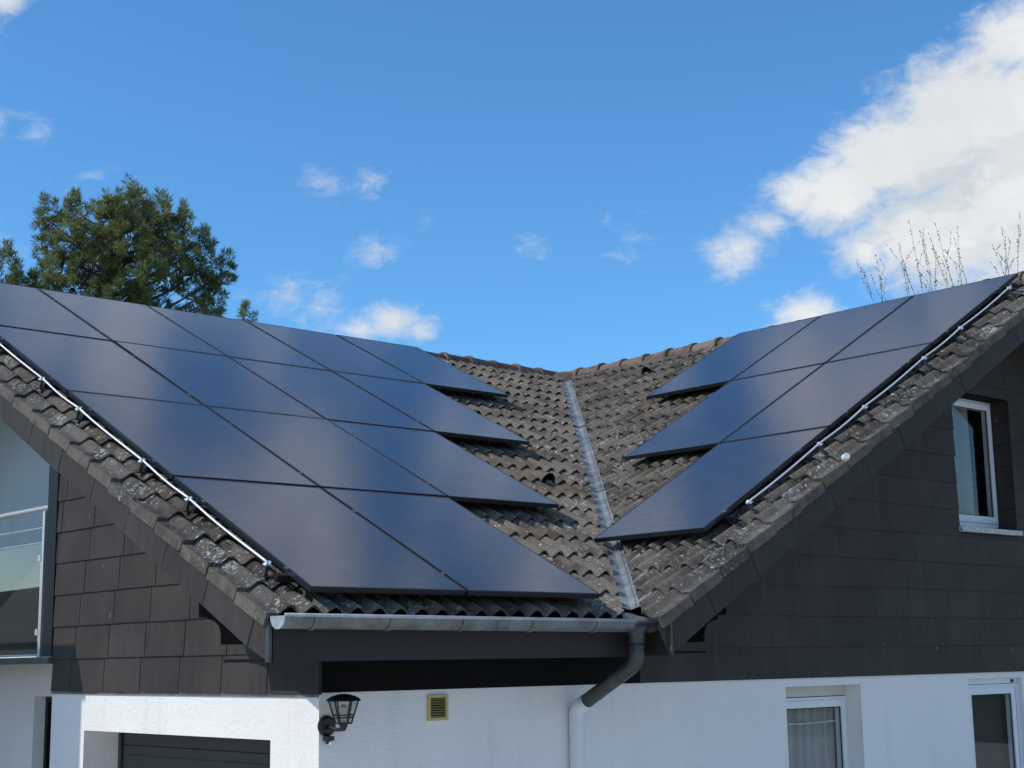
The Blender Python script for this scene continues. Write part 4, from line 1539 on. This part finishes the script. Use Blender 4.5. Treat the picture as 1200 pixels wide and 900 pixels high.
def pine(base, lobes, label, seed, trunk_h, dens, nl=0.15, wid=0.0075, group='pine trees behind the roof'):
    rng = random.Random(seed)
    root = empty('pine_tree', tuple(base), label, 'tree', group)
    crown = MB(); wood = MB()
    top = V(base) + V((0, 0, trunk_h))
    axis = [V(base) + V((0.12 * sin(i * 1.3), 0.1 * cos(i * 0.9), trunk_h * i / 9)) for i in range(10)]
    wood.tube(axis, [0.24 * (1 - i / 10.5) + 0.015 for i in range(10)], 9)
    for (c, r) in lobes:
        c = V(c)
        # limb from the trunk to the lobe
        hz = (c - V(base)).z
        side = V((c.x - base[0], c.y - base[1], 0)).length
        k = max(0.25, min(0.96, (hz - side * 0.55) / trunk_h))
        st = V(base) + (top - V(base)) * k
        midp = (st + c) / 2 + V((0, 0, -0.14 * side))
        limb = [st * (1 - t) ** 2 + midp * 2 * t * (1 - t) + c * t * t for t in [i / 7 for i in range(8)]]
        wood.tube(limb, [0.062 * (1 - t / 9) * (0.5 + 0.5 * min(1, r / 0.6)) for t in range(8)], 6)
        n = int(dens * (r / 0.5) ** 2.4)
        for i in range(n):
            # shoots sit mostly on the outside of the lobe
            u = V((rng.gauss(0, 1), rng.gauss(0, 1), rng.gauss(0.25, 1))).normalized()
            rr = r * (0.30 + 0.70 * rng.random() ** 0.55)
            p = c + V((u.x * rr, u.y * rr, u.z * rr * 0.92))
            d = (u * 0.75 + V((0, 0, 0.75)) + V((rng.uniform(-.4, .4), rng.uniform(-.4, .4), rng.uniform(-.2, .2)))).normalized()
            L = rng.uniform(0.06, 0.11)
            if i % 2 == 0:
                j0 = c + (p - c) * 0.25
                jm = (j0 + p) / 2 + V((0, 0, -0.06))
                wood.tube([j0, jm, p, p + d * L * 0.9], [0.014, 0.011, 0.007, 0.004], 4, caps=False)
            needle_tuft(crown, p, d, L, nl * rng.uniform(0.8, 1.15), rng, 44, wid)
        # leading candles on top of the lobe
        for i in range(3):
            p = c + V((rng.uniform(-.5, .5) * r, rng.uniform(-.5, .5) * r, r * 0.85))
            needle_tuft(crown, p, V((rng.uniform(-.2, .2), rng.uniform(-.2, .2), 1)), 0.26, nl, rng, 46, wid)
    wood.build('trunk', 'bark', root, smooth=True)
    crown.build('crown', 'needles', root)
    return root


# crown lobes: offsets across the line of sight (m), height above eye level, depth, radius
PB = V((13.0, 26.0, GZ))
ACR = V((0.906, -0.423, 0)); DEP = V((0.423, 0.906, 0))


def lobe(px, py, rpx, dep):
    """px/py are positions in the tree's own elevation drawing, 1 unit = 16.4 mm, drawing axis through the trunk at 135"""
    a = (px - 135) * 0.0164
    z = 6.80 + (350 - py) * 0.0166
    return (V((13.0, 26.0, 0)) + ACR * a + DEP * dep + V((0, 0, z + dep * 0.27)), rpx * 0.0164)


PL = [(150, 238, 27, 0.0), (128, 250, 25, -0.4), (168, 252, 22, 0.3), (190, 250, 16, -0.3), (188, 236, 9, 0.0), (212, 262, 18, 0.2), (214, 250, 11, -0.1), (235, 285, 15, 0.0), (236, 275, 9, 0.1),
      (88, 252, 18, 0.1), (90, 243, 9, 0.2), (62, 262, 17, -0.1), (55, 252, 9, -0.2), (60, 285, 17, 0.3), (90, 280, 24, -0.6), (118, 285, 27, 0.3), (150, 278, 28, -0.7), (180, 282, 26, 0.2), (205, 290, 24, -0.5),
      (225, 312, 22, 0.1), (240, 318, 14, -0.3), (258, 318, 14, 0.0), (262, 305, 10, -0.1), (246, 338, 17, 0.1), (230, 352, 17, -0.1), (200, 320, 20, 0.5), (172, 312, 24, -0.8), (140, 315, 26, 0.2), (108, 315, 26, -0.5),
      (78, 312, 22, 0.2), (66, 328, 16, -0.3), (48, 332, 14, 0.1), (15, 308, 9, 0.0), (14, 322, 12, -0.1), (28, 332, 10, 0.1), (95, 338, 24, 0.4), (130, 345, 27, -0.7), (165, 345, 22, -0.3), (190, 358, 16, 0.3),
      (-14, 334, 11, 0.0), (-30, 352, 18, 0.2), (20, 352, 24, 0.0), (60, 360, 28, 0.0), (110, 370, 30, 0.2), (160, 375, 28, 0.0), (210, 385, 24, 0.0), (250, 368, 15, 0.2)]
pine(PB, [lobe(*l) for l in PL], 'tall broad pine tree with dense green crown rising behind the left roof', 21, 11.6, 72)
PB2 = V((18.4, 30.0, GZ))
l2 = [(V((18.75, 29.9, 7.95)), 0.20), (V((18.78, 29.9, 8.12)), 0.13), (V((18.95, 29.8, 7.85)), 0.15), (V((18.25, 30.1, 7.82)), 0.13), (V((18.05, 30.2, 7.80)), 0.13),
      (V((18.5, 30.0, 7.3)), 0.5), (V((18.1, 30.2, 6.8)), 0.6), (V((18.8, 29.8, 6.7)), 0.6), (V((18.4, 30.0, 6.0)), 0.8)]
l2 = [(c + V((-0.40, 0.18, -0.10)), r) for c, r in l2]
pine(PB2, l2, 'small pine with only its tip showing above the panels', 5, 10.4, 30)

# ------------------------------------------------------------------ bare tree behind the right roof
bt = empty('bare_tree', (27.2, 17.4, GZ), 'bare budding tree with thin upright twigs above the right panels', 'tree')
rng = random.Random(12)
wood = MB(); buds = MB(); tw = MB()
hub = V((27.2, 17.4, 3.2))
wood.tube([(27.2, 17.4, GZ), (27.15, 17.45, 0), (27.2, 17.4, 3.2)], [0.17, 0.13, 0.10], 9)


def twig(p0, p1, r, depth):
    n = 9
    bow = V((rng.uniform(-.12, .12), rng.uniform(-.12, .12), 0))
    pts = [p0 + (p1 - p0) * (i / n) + bow * sin(pi * i / n) + V((rng.uniform(-.012, .012), rng.uniform(-.012, .012), 0)) for i in range(n + 1)]
    tw.tube(pts, [r * (1 - 0.75 * i / n) for i in range(n + 1)], 5, caps=False)
    L = (p1 - p0).length
    for i in range(int(L / 0.10)):
        t = 0.25 + 0.75 * rng.random()
        q = p0 + (p1 - p0) * t + bow * sin(pi * t)
        o = V((rng.uniform(-1, 1), rng.uniform(-1, 1), rng.uniform(0, 1))).normalized()
        buds.tube([q, q + o * 0.02, q + o * 0.036], [0.004, 0.010, 0.002], 4)
    buds.tube([p1, p1 + (p1 - p0).normalized() * 0.035], [0.009, 0.003], 5)
    if depth:
        for i in range(rng.randint(1, 3)):
            t = rng.uniform(0.45, 0.85)
            q = p0 + (p1 - p0) * t + bow * sin(pi * t)
            d = (p1 - p0).normalized() + V((rng.uniform(-.6, .6), rng.uniform(-.6, .6), rng.uniform(0, .25)))
            twig(q, q + d.normalized() * L * rng.uniform(0.16, 0.36), r * 0.55, depth - 1)


tips = [(18.62, 8.20), (18.36, 8.46), (17.92, 8.25), (17.72, 8.58), (17.55, 8.35), (17.28, 8.92), (17.42, 8.80), (17.05, 8.30), (16.78, 8.78), (16.52, 8.72), (16.28, 8.32), (17.0, 8.62),
        (15.75, 8.16), (15.60, 8.52), (15.15, 8.10), (16.9, 8.1), (17.6, 8.0), (18.1, 7.9), (14.9, 8.3)]
limbs = []
for k, yy in enumerate((19.2, 18.4, 17.7, 17.1, 16.4, 15.5)):
    e = V((27.2 + rng.uniform(-.5, .5), yy, 6.0 + rng.uniform(-.3, .3)))
    mid = (hub + e) / 2 + V((0, 0, 0.25))
    wood.tube([hub, mid, e], [0.07, 0.05, 0.028], 7)
    limbs.append(e)
for (yy, zz) in tips:
    tip = V((27 + rng.uniform(-.45, .45), yy, zz))
    st = min(limbs, key=lambda e: abs(e.y - (yy - 0.3)))
    st = st + (tip - st) * 0.0
    twig(st, tip, 0.0072, 1)
wood.build('trunk', 'bark', bt, smooth=True)
cr = tw.build('crown', 'twig', bt, smooth=True)
tag(buds.build('buds', 'bud', bt), kind='stuff')
